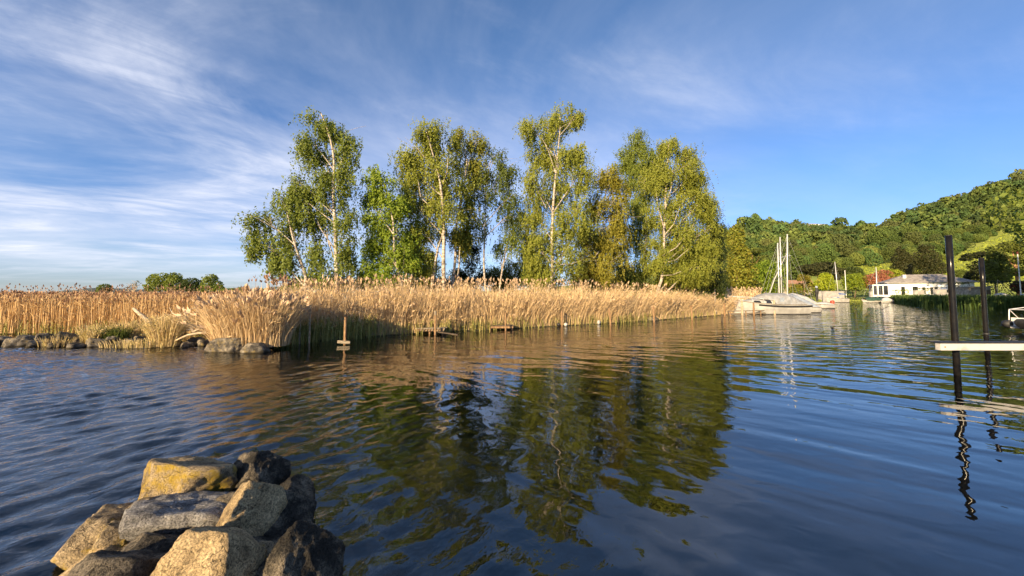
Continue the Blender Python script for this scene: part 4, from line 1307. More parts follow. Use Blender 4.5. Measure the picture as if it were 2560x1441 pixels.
hedge('long clipped light green hedge behind the white sailboat', 1972, 2046, 722, 745, 108, 1.4, (.10, .13, .02), OL, 1)
hedge('clipped dark hedge between the two quay walls', 2112, 2180, 727, 748, 106.5, 1.6, (.02, .025, .01), DK, 2)
hedge('tall dark hedge beside the stone shed', 2470, 2620, 704, 744, 72, 1.5, (.018, .03, .012), DK, 3)
hedge('short dark hedge between the house and the stone shed', 2388, 2428, 708, 744, 76, 1.5, (.018, .03, .012), DK, 4)
hedge('low garden bushes before the house wall', 2300, 2334, 722, 745, 84, 1.2, DK, MG, 5)
hedge('low leafy bushes before the veranda', 2240, 2278, 726, 745, 85, 1.2, MG, OL, 6)

# ------------------------------------------------------------------ the wood on the hill
def hill_crown(seed, nq, leaf):
    rg = np.random.default_rng(seed)
    P, D = [], []
    nb = rg.integers(4, 7)
    for _ in range(nb):
        tall = seed % 3 == 0
        c = np.array([rg.normal() * (.25 if tall else .42), rg.normal() * (.25 if tall else .42), rg.uniform(-.1, 1.1 if tall else .55)])
        R = rg.uniform(.42, .68)
        k = nq // nb
        d = unit(rg.normal(size=(k, 3)) + np.array([0, 0, .25]))
        P.append(c + d * R * np.array([1, 1, .85]))
        D.append(d)
    P, D = np.concatenate(P), np.concatenate(D)
    return P, D, leaf_quads(P, leaf, D, rg, aspect=.85, spread=.85, droop=.2)


HC = [(.065, .105, .028), (.085, .125, .030), (.12, .155, .036), (.07, .12, .034), (.105, .125, .04), (.06, .095, .03)]
protos = []
for k in range(6):
    rg = np.random.default_rng(500 + k)
    P, D, Q = hill_crown(500 + k, 2200, .125)
    o = quads('hillside_tree', Q, vary(HC[k], len(Q), rg, .22, OL, .18), 'hill_leaf', False)
    me = o.data
    protos.append(me)
    bpy.data.objects.remove(o)


def vineyard(u, v):
    """the open slopes the wood leaves free"""
    ln = interp([(2140, 668), (2200, 662), (2260, 655), (2330, 690), (2370, 655), (2440, 620), (2500, 592), (2560, 562), (2700, 500)], u)
    return u > 2130 and v > ln


rg = np.random.default_rng(55)
spots = []
tries = 0
cell = {}
while len(spots) < 1650 and tries < 20000:
    tries += 1
    Y = math.sqrt(rg.uniform(140 ** 2, 455 ** 2))
    u = rg.uniform(1760, 2610)
    z = hill_z(u, Y)
    v = 735.5 - (z - CAM_Z) * F_PX / Y
    if vineyard(u, v) or (1985 < u < 2200 and v > 690):
        continue
    x = (u - 1280) / F_PX * Y
    ck = (int(x // 4.4), int(Y // 4.4))
    if ck in cell:
        continue
    cell[ck] = 1
    R = min(6.4, 3.2 * math.exp(rg.normal() * .30)) * (1.1 if Y > 300 else .95)
    spots.append((Y, x, z, R, u))
spots.sort()


def stand(x, y):
    """trees of a kind keep together in stands"""
    q = noise.fractal(Vector((x * .016, y * .016, 3.1)), 1.0, 2.0, 3) * 3.2 + 2.6 + rg.normal() * .9
    return int(min(5, max(0, round(q))))


HL = 'deciduous tree in the front ranks of the wood on the hillside'
for k, (Y, x, z, R, u) in enumerate(spots[:300]):
    o = link(bpy.data.objects.new('hillside_tree', protos[stand(x, Y)]))
    o.location = (x, Y, z + R * .55)
    o.scale = (R, R, R * rg.uniform(.95, 1.4))
    o.rotation_euler = (0, 0, rg.uniform(0, 6.28))
    tag(o, HL, 'tree', 'trees in the front ranks of the hillside wood')
V, K = [], []
for k, (Y, x, z, R, u) in enumerate(spots[300:]):
    P, D, Q = hill_crown(600 + k % 40, 180, .39)
    a = rg.uniform(0, 6.28)
    ca, sa = math.cos(a), math.sin(a)
    Q = Q @ np.array([[ca, sa, 0], [-sa, ca, 0], [0, 0, 1]]) * np.array([R, R, R * rg.uniform(.95, 1.4)]) + np.array([x, Y, z + R * .55])
    V.append(Q)
    c = np.array(HC[stand(x, Y)]) * rg.uniform(.7, 1.25)
    K.append(vary(c, len(Q), rg, .22))
o = quads('hillside_wood', np.concatenate(V), np.concatenate(K), 'wood_leaf')
tag(o, 'mixed green wood covering the upper hillside up to the skyline', 'wood', kind='stuff')
# vine rows on the open slope
V, K = [], []
for r_ in range(70):
    Yr = 150 + r_ * 3.6
    for u in np.arange(2130, 2660, 4.0):
        z = hill_z(u, Yr)
        v = 735.5 - (z - CAM_Z) * F_PX / Yr
        if not vineyard(u, v - 3) or v > 722:
            continue
        x = (u - 1280) / F_PX * Yr
        for _ in range(2):
            V.append((x + rg.uniform(-.5, .5), Yr + rg.uniform(-.3, .3), z + rg.uniform(.2, 1.0)))
V = np.array(V)
o = quads('vineyard_rows', leaf_quads(V, .9, np.tile([0, -.5, .6], (len(V), 1)), rg), vary((.25, .29, .035), len(V), rg, .25), 'wood_leaf')
tag(o, 'sunlit rows of vines on the open slope of the hill', 'vineyard', kind='stuff')

# houses on the skyline
for k, (u, w, v, lab) in enumerate(((2032, 22, 566, 'white house on the skyline with the widest front'), (2058, 12, 567, 'smaller white house beside the widest one on the skyline'), (2152, 14, 568, 'white house on the skyline in the saddle of the hill'), (2172, 9, 569, 'smallest white house in the saddle of the hill'))):
    Y = 445
    c = at(u, v, Y)
    wd = w * Y / F_PX
    h = thing('hilltop_house', lab, 'house', (c.x, c.y, c.z - 4), 0, 'white houses on the skyline')
    MB().box((0, 0, 2.2), (wd, 7, 7)).build('wall', 'wall_white', h)
    b = MB()
    b.loft([[(-wd / 2 - .4, -4, 5.7), (-wd / 2 - .4, 4, 5.7), (-wd / 2 - .4, 0, 7.2)], [(wd / 2 + .4, -4, 5.7), (wd / 2 + .4, 4, 5.7), (wd / 2 + .4, 0, 7.2)]])
    b.build('roof', 'wall_grey', h)
    for j in range(3):
        MB().box((wd * (j - 1) * .28, -3.53, 3.6), (1.4, .08, 1.6)).build('window', 'dark_glass', h)

# ------------------------------------------------------------------ the white house and the quay
HA = math.radians(-33)
hp = at(2318, 742, 88)
house = thing('white_house', 'white single-storey house with a grey hipped roof and glazed veranda', 'house', (hp.x, hp.y, 1.35), HA)
Wd, Dp, Hh = 14.2, 8.0, 3.3
MB().box((0.4, Dp / 2, Hh / 2), (Wd, Dp, Hh)).build('wall', 'wall_white', house)
ov = .55
x0, x1 = -Wd / 2 + .4 - ov, Wd / 2 + .4 + ov
b = MB()
zr = Hh + 2.15
b.v = [Vector(p) for p in ((x0, -ov, Hh), (x1, -ov, Hh), (x1, Dp + ov, Hh), (x0, Dp + ov, Hh), (x0, -ov, Hh + .18), (x1, -ov, Hh + .18), (x1, Dp + ov, Hh + .18), (x0, Dp + ov, Hh + .18), (x0 + 4.6, Dp / 2, zr), (x1 - 4.6, Dp / 2, zr))]
b.f = [[0, 1, 2, 3], [0, 1, 5, 4], [1, 2, 6, 5], [2, 3, 7, 6], [3, 0, 4, 7], [4, 5, 9, 8], [5, 6, 9], [6, 7, 8, 9], [7, 4, 8]]
roof = b.build('roof', 'roof', house)
MB().tube([(x0 + .1, -ov - .05, Hh + .08), (x1 - .1, -ov - .05, Hh + .08)], .07, 8).build('gutter', 'wall_grey', house)
MB().box((-3.1, 2.2, Hh + 1.25), (.55, .55, 1.5)).build('chimney', 'wall_white', roof)
MB().box((-3.1, 2.2, Hh + 2.05), (.68, .68, .12)).build('chimney_cap', 'wall_grey', roof)


def win(xc, w, zb, h, panes=2):
    f = MB()
    f.box((xc, -.03, zb + h / 2), (w + .12, .10, h + .12))
    fr_ = f.build('window', 'white_paint', house)
    for i in range(panes):
        pw = w / panes
        MB().box((xc - w / 2 + pw * (i + .5), -.075, zb + h / 2), (pw - .09, .03, h - .06)).build('pane', 'dark_glass' if i != 1 else 'curtain', fr_)
    MB().box((xc, -.10, zb - .10), (w + .25, .16, .07)).build('sill', 'wall_grey', fr_)


win(-3.6, 1.5, .25, 2.2, 2)
win(-1.9, 1.0, .25, 2.2, 1)
win(0.5, 2.6, .6, 1.7, 4)
win(3.6, 1.2, .9, 1.3, 2)
win(5.9, 1.2, .9, 1.3, 2)
# veranda on the sunny end
ver = MB()
ver.box((-Wd / 2 - .85, 1.4, 2.85), (3.0, 3.6, .28))
ver.build('veranda_roof', 'white_paint', house)
for xx, yy in ((-2.25, -.28), (-1.35, -.28), (-.45, -.28), (.5, -.28), (-2.25, 1.4), (-2.25, 3.0)):
    MB().box((-Wd / 2 - .03 + xx + .05, yy, 1.35), (.16, .16, 2.7)).build('post', 'white_paint', house)
for xx in (-1.75, -.85, .05):
    MB().box((-Wd / 2 + xx, -.2, 1.55), (.72, .04, 2.2)).build('pane', 'dark_glass', house)
MB().box((-Wd / 2 - .85, -.26, .22), (2.9, .10, .42)).build('veranda_plinth', 'wall_white', house)


def wall_block(name, label, u0, u1, vt, vb, Y, thick, mat, cap=None):
    p0, p1 = at(u0, vb, Y), at(u1, vb, Y)
    zt = at(u0, vt, Y).z
    r0 = thing(name, label, 'wall', ((p0.x + p1.x) / 2, Y + thick / 2, p0.z - .3))
    h = zt - p0.z + .3
    MB().box((0, 0, h / 2), (p1.x - p0.x, thick, h)).build('wall_body', mat, r0)
    MB().box((0, 0, h + .05), (p1.x - p0.x + .12, thick + .14, .10)).build('coping', 'wall_grey', r0)
    return r0


wall_block('quay_wall', 'grey quay wall behind the white sailboat with the blue cover', 2046, 2112, 729, 752, 105, .4, 'wall_grey')
wall_block('quay_wall', 'grey quay wall between the dark hedge and the veranda', 2177, 2216, 730, 748, 93, .4, 'wall_grey')
wall_block('garden_wall', 'pale garden wall panel under the house windows', 2287, 2312, 727, 744, 80, .3, 'wall_grey')
wall_block('garden_wall', 'pale garden wall panel nearer the thick black pile', 2338, 2368, 725, 744, 78, .3, 'wall_grey')
# stone shed
s0 = at(2450, 742, 70)
shed = thing('stone_shed', 'low rough stone shed between the black piles', 'shed', (s0.x, s0.y, .9), math.radians(-15))
MB().box((0, 1.5, 1.15), (3.3, 3.0, 2.3)).build('wall', 'stone_wall', shed)
MB().box((0, 1.5, 2.40), (3.8, 3.5, .2)).build('roof', 'roof', shed)
MB().box((1.15, -.03, .95), (.75, .07, 1.8)).build('door', 'dark_wood', shed)
# brown-roofed house half hidden by the pine
s0 = at(1985, 735, 128)
hs = thing('brown_roofed_house', 'brown tiled roof half hidden behind the hedge and palm', 'house', (s0.x, s0.y, 1.4), math.radians(-20))
MB().box((0, 0, 1.6), (9, 6, 3.2)).build('wall', 'stone_wall', hs)
b = MB()
b.loft([[(-5, -3.6, 3.1), (-5, 3.6, 3.1), (-5, 0, 5.4)], [(5, -3.6, 3.1), (5, 3.6, 3.1), (5, 0, 5.4)]])
b.build('roof', 'brown_roof', hs)
for xx in (-2.5, 0, 2.5):
    MB().box((xx, -3.04, 1.8), (1.1, .08, 1.2)).build('window', 'dark_glass', hs)
# lamp and parasol on the house terrace
p = at(2350, 742, 79.5)
lp = thing('garden_lamp', 'globe garden lamp before the house wall', 'lamp', (p.x, p.y, .95))
MB().tube([(0, 0, 0), (0, 0, 2.5)], .05, 8).build('post', 'wall_grey', lp)
b = MB()
b.tube([(0, 0, 2.45 + .28 * (1 - math.cos(t * math.pi / 8))) for t in range(9)], [.02 + .27 * math.sin(t * math.pi / 8) for t in range(9)], 12)
b.build('globe', 'white_paint', lp, True)
p = at(2362, 742, 81)
um = thing('garden_parasol', 'dark flat parasol on the terrace behind the thick black pile', 'parasol', (p.x, p.y, .95))
MB().tube([(0, 0, 0), (0, 0, 2.2)], .04, 8).build('pole', 'wall_grey', um)
MB().tube([(0, 0, 1.95), (0, 0, 2.05), (0, 0, 2.35)], [1.5, 1.45, .05], 8).build('canopy', 'canvas_slate', um)
# pole with red top and slanted boom at the edge
p = at(2553, 742, 62)
fp = thing('red_topped_pole', 'pale pole with a red top near the picture edge', 'pole', (p.x, p.y, .6))
MB().tube([(0, 0, 0), (0, 0, 8.1)], [.08, .06], 8).build('shaft', 'wall_white', fp)
MB().tube([(0, 0, 8.1), (0, 0, 8.5)], [.13, .10], 8).build('cap', 'red_paint', fp)
b = MB()
b.tube([at(2494, 700, 64), at(2534, 737, 64)], .05, 8)
b.tube([at(2494, 700, 64), at(2494, 745, 64)], .045, 8)
tag(b.build('slanted_boom', 'plank'), 'thin slanted wooden boom before the tall dark hedge', 'pole')
b = MB()
p = at(2116, 745, 109)
b.tube([(p.x, p.y, .6), (p.x, p.y, at(2115, 676, 109).z)], [.09, .06], 8)
tag(b.build('flag_pole', 'alu'), 'short white pole above the dark clipped hedge', 'pole')

# ------------------------------------------------------------------ boats
def hull(parent, L, beam, free, bow_up=.35, draft=.25, mat='gel', stem=.16, tuck=.86, sheer_dip=.08):
    """x runs from the bow (0) to the stern (L); z = 0 is the waterline."""
    secs, sheer = [], []
    for i in range(15):
        t = i / 14
        hb = beam / 2 * (min(1, (t / .45)) ** .62 if t < .45 else 1 - (1 - tuck) * ((t - .45) / .55) ** 2)
        hb = max(hb, .03)
        zs = free + bow_up * (1 - t) ** 2.2 - sheer_dip * math.sin(math.pi * t)
        rake = stem * L * (1 - t) ** 3
        xs = t * L
        zk = -draft * min(1, t / .25)
        xk = xs + rake
        secs.append([(xk, 0, zk), (xs + rake * .5, -hb * .78, zk * .35 + .05), (xs + rake * .2, -hb * .96, zs * .55), (xs, -hb, zs), (xs, 0, zs + .06), (xs, hb, zs), (xs + rake * .2, hb * .96, zs * .55), (xs + rake * .5, hb * .78, zk * .35 + .05)])
        sheer.append((xs, hb, zs))
    h = MB().loft(secs).build('hull', mat, parent, False)
    for s_ in (-1, 1):
        MB().tube([(q[1][0], s_ * abs(q[1][1]) * 1.02, .05) for q in secs[1:]], .05, 6).build('boot_stripe', 'black_rubber', parent)
    return h, sheer


def arch(secs, n=10):
    """(x, half width, z base, z top) -> rounded sections"""
    out = []
    for x, hw, zb, zt in secs:
        out.append([(x, -hw * math.cos(math.pi * j / n), zb + (zt - zb) * math.sin(math.pi * j / n) ** .75) for j in range(n + 1)])
    return out


def strake(parent, sheer, t0, t1, dz, r, mat, name='rubbing_strake'):
    k0, k1 = int(t0 * 14), int(t1 * 14)
    for s in (-1, 1):
        MB().tube([(x, s * (hb + .02), z + dz) for x, hb, z in sheer[k0:k1 + 1]], r, 6).build(name, mat, parent)


def outboard(parent, x, z=.35, mat='black_rubber', k=1.0):
    b = MB()
    b.tube([(x, 0, z + .50 * k), (x + .02, 0, z + .42 * k), (x + .02, 0, z + .12 * k), (x, 0, z)], [.12 * k, .2 * k, .17 * k, .10 * k], 10)
    m_ = b.build('outboard_motor', mat, parent, True)
    MB().box((x + .02, 0, z - .28 * k), (.14 * k, .08 * k, .62 * k)).build('motor_leg', 'wire', m_)
    return m_


# the cabin boat
p = at(1806, 785, 37.4)
cb = thing('cabin_boat', 'white cabin cruiser with grey canvas cover and dark rubbing strake beside the reeds', 'boat', (p.x, 37.4, 0), math.radians(2))
L = 8.3
h_, sh = hull(cb, L, 2.7, .98, .55, .3, 'gel', .14, .84, .10)
strake(cb, sh, .36, 1.0, -.16, .085, 'black_rubber')
strake(cb, sh, 0.0, .97, .02, .035, 'plank', 'toe_rail')
b = MB()
b.loft(arch([(1.9, .45, 1.10, 1.18), (2.4, .80, 1.06, 1.42), (3.3, 1.02, 1.02, 1.60), (4.6, 1.12, 1.0, 1.66)]), closed=False)
cabn = b.build('cabin', 'gel', cb, True)
for s in (-1, 1):
    for (xa, xb, za, zb) in ((2.55, 3.25, 1.12, 1.36), (3.45, 4.3, 1.10, 1.42)):
        b = MB()
        y = s * 1.06
        b.v = [Vector((xa, s * .90, za)), Vector((xb, s * 1.10, za)), Vector((xb - .12, s * .99, zb)), Vector((xa + .22, s * .80, zb)), Vector((xa, s * .96, za)), Vector((xb, s * 1.16, za)), Vector((xb - .12, s * 1.05, zb)), Vector((xa + .22, s * .86, zb))]
        b.f = [[0, 1, 2, 3], [4, 5, 6, 7], [0, 1, 5, 4], [1, 2, 6, 5], [2, 3, 7, 6], [3, 0, 4, 7]]
        b.build('cabin_window', 'dark_glass', cabn)
b = MB()
b.loft(arch([(3.35, .80, 1.50, 1.58), (4.0, .95, 1.48, 1.98), (4.6, 1.10, 1.30, 2.10), (4.75, 1.18, .95, 2.10), (6.2, 1.18, .90, 2.08), (6.9, 1.14, .90, 1.85), (8.15, 1.06, .90, 1.10)]), closed=False)
cov = b.build('canvas_cover', 'canvas', cb, True)
for s in (-1, 1):
    MB().box((5.3, s * 1.145, 1.45), (.42, .03, .42)).build('cover_window', 'canvas_slate', cov)
for k in range(3):
    xx = (4.6, 6.2, 6.9)[k]
    MB().tube([Vector(q) * 1.0 + Vector((0, 0, .012)) for q in arch([(xx, 1.17, .92, (2.10, 2.08, 1.85)[k])])[0]], .022, 5).build('cover_seam', 'canvas_slate', cov)
for s in (-1, 1):
    rail = MB()
    top = []
    for (t_, zz_) in ((.25, 1.80), (1.2, 1.76), (2.4, 1.68), (3.4, 1.55)):
        hb = np.interp(t_, [q[0] for q in sh], [q[1] for q in sh]) * .92
        top.append((t_, s * hb, zz_))
    rail.tube(top, .022, 6)
    for q in top:
        zz_ = np.interp(q[0], [w[0] for w in sh], [w[2] for w in sh])
        rail.tube([(q[0] + .12, q[1], zz_), q], .018, 6)
    rail.build('bow_rail', 'alu', cb)
MB().box((2.2, .3, 1.35), (.35, .25, .18)).build('bow_lamp', 'white_paint', cb)


def sailboat(label, u, Y, L, beam, free, mast_u, mast_top_v, cover=None, cover_mat='canvas_white', rz=0.0, blue=False, lean=0.0, jib=False, group='sailing boats in the harbour', mast_mat='alu', outb=False):
    p = at(u, 735, Y)
    sb = thing('sailing_boat', label, 'boat', (p.x, Y, 0), rz, group)
    h_, sh = hull(sb, L, beam, free, .25, .25, 'gel', .14, .8, .05)
    strake(sb, sh, 0, 1, -.02, .03, 'plank', 'toe_rail')
    b = MB()
    b.loft(arch([(L * .25, .2, free + .05, free + .12), (L * .34, beam * .28, free, free + .42), (L * .62, beam * .30, free, free + .50)]), closed=False)
    b.loft([[q for q in arch([(L * .62, beam * .30, free, free + .50)])[0]]] * 2, closed=True)
    cbn = b.build('cabin', 'gel', sb, True)
    for s in (-1, 1):
        MB().box((L * .5, s * beam * .285, free + .22), (L * .12, .05, .16)).build('cabin_window', 'dark_glass' if not blue else 'canvas_blue', cbn)
    mt = at(mast_u, mast_top_v, Y)
    mx = (mt.x - p.x) - lean
    zt = mt.z
    mast = MB().tube([(mx, 0, free + .2), (mx + lean * .5, 0, (free + zt) / 2), (mx + lean, 0, zt)], [.075, .07, .05], 8).build('mast', mast_mat, sb, True)
    MB().tube([(mx + lean * .72, -.55, zt * .72), (mx + lean * .72, .55, zt * .72)], .02, 5).build('spreader', 'alu', mast)
    st = [((mx + lean, 0, zt - .05), (L - .1, 0, free + .05)), ((mx + lean, 0, zt - .1), (.12, 0, free + .2)), ((mx + lean, 0, zt - .1), (mx + .1, beam * .45, free)), ((mx + lean, 0, zt - .1), (mx + .1, -beam * .45, free))]
    for a_, e_ in st:
        MB().tube([a_, e_], .011, 4).build('stay', 'wire', sb)
    if jib:
        MB().tube([(mx + lean * .7, 0, zt * .76), ((mx) * .5, 0, zt * .42), (.25, 0, free + .25)], [.02, .055, .04], 6).build('furled_jib', 'canvas_white', sb)
    bm_ = MB().tube([(mx + .05, 0, free + 1.0), (min(mx + L * .42, L - .2), 0, free + .95)], .045, 6).build('boom', 'alu', sb)
    if blue:
        x_e = min(mx + L * .42, L - .2)
        MB().loft(arch([(mx + .05, .07, free + .95, free + 1.42), (mx + .5, .12, free + .92, free + 1.25), (x_e, .07, free + .9, free + 1.1)]), closed=False).build('sail_cover', 'canvas_blue', bm_, True)
    if cover:
        MB().loft(arch([(x_, hw, zb, zt_) for x_, hw, zb, zt_ in cover]), closed=False).build('canvas_cover', cover_mat, sb, True)
    if outb:
        outboard(sb, L + .1)
    return sb


sailboat('sailing boat behind the cabin cruiser with a slate tent cover and the nearest mast', 1908, 40.5, 5.6, 2.0, .62, 1968, 586, [(2.3, .85, .7, 1.75), (3.2, .95, .62, 2.0), (4.6, .95, .6, 1.3), (5.55, .8, .5, .72)], 'canvas_slate', jib=True, lean=.35)
sailboat('sailing boat hidden behind the cabin cruiser, its slim mast left of the nearest mast', 1890, 43.5, 5.4, 2.0, .62, 1944, 608, None, lean=.1)
sailboat('sailing boat with white tarpaulin, its mast the middle one of the three', 1905, 46.5, 6.6, 2.2, .75, 1950, 593, [(2.6, .9, .8, 1.7), (3.8, 1.0, .75, 2.15), (5.2, 1.0, .7, 1.75), (6.5, .8, .65, 1.0)], 'canvas_white', lean=.15)
sailboat('white sailing boat with a blue sail cover moored at the quay wall', 2064, 88, 4.9, 1.9, .95, 2087, 655, None, blue=True, lean=-.45, outb=True)
sailboat('dark-tarped boat with a white rail and a thin mast before the second quay wall', 2153, 86, 5.0, 1.9, .50, 2190, 668, [(.7, .5, .45, .95), (1.8, .95, .45, 1.35), (4.2, .95, .45, 1.2), (4.95, .7, .45, .7)], 'canvas_green', lean=.1)


def cover_boat(label, u, Y, L, beam, free, top, mat, rz=0, motor=False, name='covered_boat', hullmat='gel', mot_mat='black_rubber'):
    p = at(u, 735, Y)
    sb = thing(name, label, 'boat', (p.x, Y, 0), rz)
    h_, sh = hull(sb, L, beam, free, .2, .2, hullmat, .14, .85, .04)
    strake(sb, sh, 0, 1, -.03, .03, 'black_rubber')
    MB().loft(arch([(.35, .15, free + .1, free + .2), (L * .3, beam * .42, free, free + top * .8), (L * .55, beam * .45, free, free + top), (L * .97, beam * .40, free, free + top * .35)]), closed=False).build('canvas_cover', mat, sb, True)
    if motor:
        outboard(sb, L + .1, .45, mot_mat, 1.3)
    return sb


cover_boat('small white motorboat with a tilted outboard between the cruiser and the quay', 2031, 52, 2.6, 1.5, .55, .35, 'canvas_white', 0, True, 'motorboat', 'gel', 'red_paint')
cover_boat('blue-covered dinghy tucked behind the cruiser stern', 2008, 44, 1.7, 1.2, .35, .55, 'canvas_blue', 0, False, 'dinghy')
cover_boat('low white-hooded boat beside the dark-tarped one', 2200, 84, 2.6, 1.5, .35, 1.0, 'canvas_white', 0, True)
for k, (u, Y, L, lab) in enumerate(((2295, 74, 3.6, 'white upturned boat cover on the bank below the house'), (2478, 62, 3.2, 'pale covered boat ashore beside the slanted boom'), (2545, 60, 3.4, 'blue-grey covered boat ashore cut by the picture edge'))):
    o = cover_boat(lab, u, Y, L, 1.5, .3, .75, 'canvas_white' if k < 2 else 'canvas_slate', 0, False)
    o.location.z = (.95, 1.15, 1.15)[k]
# the dark hooded post by the quay
p = at(2043, 752, 96)
hb_ = thing('hooded_winch', 'black hooded winch post at the water end of the quay wall', 'winch', (p.x, 96, .2))
MB().tube([(0, 0, 0), (0, 0, 1.6), (0, 0, 2.4), (.1, 0, 3.0), (.0, 0, 3.5)], [.25, .30, .45, .30, .25], 8).build('body', 'black_rubber', hb_)
MB().tube([(0, 0, 3.4), (-.05, 0, 3.7), (-.1, 0, 3.9)], [.3, .32, .1], 8).build('hood', 'canvas_slate', hb_)

# inflatable with outboard cut by the right edge
p = at(2560, 828, 19.4)
rb = thing('inflatable_boat', 'grey inflatable boat with a black outboard, cut off by the picture edge', 'boat', (p.x, 19.4, 0))
for s in (-1, 1):
    MB().tube([(-.05, s * .75, .40), (.05, s * .75, .40), (.3, s * .75, .40), (3.0, s * .75, .42), (3.6, s * .4, .55), (3.8, 0, .6)], [.05, .19, .23, .23, .22, .21], 12).build('tube', 'black_rubber', rb, True)
MB().box((1.7, 0, .25), (3.2, 1.2, .12)).build('floor', 'wall_grey', rb)
MB().box((.25, 0, .5), (.08, 1.25, .5)).build('transom', 'white_paint', rb)
m_ = MB()
m_.loft([[(-.15 + dx, -.24 * k, z), (.55 + dx * .3, -.24 * k, z), (.55 + dx * .3, .24 * k, z), (-.15 + dx, .24 * k, z)] for dx, k, z in ((.18, .6, .18), (.05, .9, .34), (-.02, 1.0, .46), (-.02, .98, .60), (.06, .8, .70))])
mo = m_.build('outboard_motor', 'black_rubber', rb, False, .03)
MB().box((.22, 0, .02), (.22, .10, .5)).build('motor_leg', 'wall_grey', mo)
b = MB()
for s in (-.55, .55):
    b.tube([(.0, s, .62), (.05, s, 1.18), (1.4, s, 1.35), (1.9, s, .62)], .025, 6)
    b.tube([(.05, s, 1.18), (.6, s, .62)], .02, 6)
b.tube([(.05, -.55, 1.18), (.05, .55, 1.18)], .025, 6)
b.build('tubular_frame', 'alu', rb)
MB().box((1.1, 0, .76), (.5, .8, .24)).build('seat', 'white_paint', rb)
MB().box((1.15, 0, 1.15), (.12, .9, .75)).build('windscreen', 'white_paint', rb)

# ------------------------------------------------------------------ black mooring piles and the white beam
for (ut, vt, ub, Y, lab, r0) in ((2371, 590, 2393, 9.35, 'thick black steel mooring pile standing in the water behind the white beam', .064), (2453, 646, 2468, 12.9, 'thinner-looking black steel pile farther out, beyond the white beam', .064)):
    t = at(ut, vt, Y)
    bt = at(ub, 735 + F_PX * 2 / Y, Y)
    pl = thing('mooring_pile', lab, 'pile', (bt.x, Y, 0))
    d = Vector((t.x - bt.x, 0, t.z))
    MB().tube([d * (-1.5 / d.z), d * .25, d * .5, d * .75, d], r0, 28).build('steel_tube', 'black_steel', pl, True)
    MB().tube([d * .998, d * 1.004], [r0 * .98, r0 * .9], 28).build('cap', 'black_rubber', pl)
    MB().tube([d * (.62 / d.z), d * (.66 / d.z)], r0 + .02, 28).build('guide_collar', 'black_rubber', pl)
pa = at(2352, 868, 9.05)
wb = thing('jetty_beam', 'white-painted steel jetty beam reaching in from the picture edge across the piles', 'beam', (pa.x, 9.05, 0))
beam_p = pmat('worn_white_paint', (0.26, 0.24, 0.22), (0.52, 0.50, 0.47), 2.6, 0.55, 0.004, 14, lo=.30, hi=.46)
zb = pa.z
MB().box((2.1, .06, zb), (4.2, .12, .165)).build('beam_web', beam_p, wb, bevel=.006)
MB().box((2.09, .14, zb + .098), (4.22, .32, .022)).build('deck_strip', 'black_rubber', wb)
MB().tube([(.10, -.012, zb), (.10, .01, zb)], .018, 10).build('bolt', 'post', wb)
MB().box((4.14, .44, zb + .02), (.12, .6, .16)).build('cross_beam', beam_p, wb)
MB().tube([(4.14, .6, -1.2), (4.14, .6, zb)], .06, 12).build('leg', 'black_steel', wb)

# ------------------------------------------------------------------ posts, landing stages, driftwood
def post(label, u, vb, vt, r0=.07, mat='post', lean=.0, name='wooden_post', pale=False, group='posts along the reed shore'):
    b_ = gnd(u, vb)
    t = at(u, vt, b_.y)
    root = thing(name, label, 'post', (b_.x, b_.y, 0), 0, group)
    MB().tube([(0, 0, -.9), (lean * .5, 0, t.z * .5), (lean, 0, t.z)], [r0, r0 * .98, r0 * .9], 9).build('shaft', mat, root)
    if pale:
        MB().tube([(lean, 0, t.z - .18), (lean, 0, t.z + .03)], r0 * 1.06, 9).build('cap', 'plank', root)
    return root


q = post('reddish post with a board across its foot, standing in front of the green shoots', 862, 862, 794, .055, name='crossed_post')
MB().box((0, -.09, .11), (.50, .05, .11), Matrix.Rotation(.05, 3, 'Y')).build('cross_board', 'plank', q)
post('post with a pale cap beside the grey landing stage', 1088, 838, 779, .055, pale=True)
post('thin stake rising from the brown landing stage', 1264, 828, 782, .045)
q = post('post with two small floats at the waterline', 1405, 817, 777, .055)
for s in (-1, 1):
    MB().tube([(s * .22, -.08, .02), (s * .22, -.08, .16), (s * .24, -.08, .24)], [.08, .13, .05], 9).build('float', 'black_rubber' if s < 0 else 'gel', q, True)
post('leaning reddish post beside the yellow-green shoots', 1528, 814, 771, .06, lean=-.12)
post('post standing at the smooth grey stone', 1636, 809, 767, .06, lean=-.05)
post('post at the thin end of the reed belt before the boats', 1731, 801, 764, .065, lean=-.06)
post('tall pale post marking the end of the reeds', 1797, 781, 728, .075, mat='drift')
post('short dark stub in the water near the tall pale post', 1805, 802, 785, .07, mat='dark_wood')
post('brown post beside the bow of the cabin boat', 1812, 793, 759, .07)
post('thin dark stub between the bow posts', 1821, 790, 777, .05, mat='dark_wood')
post('thick pale post before the cabin boat windows', 1856, 789, 751, .10, mat='drift')
post('brown post before the cabin boat canvas', 1885, 789, 758, .08)
post('pale post before the cabin boat cover, next to the strake end', 1937, 787, 751, .09, mat='drift')
b0, b1 = gnd(1818, 790), gnd(1942, 786)
g_ = thing('mooring_rail', 'low weathered rail between the posts in front of the cabin boat', 'rail', (b0.x, b0.y, 0))
e = b1 - b0
MB().tube([(0, 0, .42), (e.x, e.y, .40)], .05, 6).build('top_rail', 'plank', g_)
MB().box((e.x * .5, e.y * .5, .16), (e.x, .05, .14), Matrix.Rotation(math.atan2(e.y, e.x), 3, 'Z')).build('lower_board', 'plank', g_)
for k in range(4):
    MB().tube([(e.x * (.06 + .3 * k), e.y * (.06 + .3 * k), -.8), (e.x * (.06 + .3 * k), e.y * (.06 + .3 * k), .4)], .05, 7).build('stake', 'post', g_)


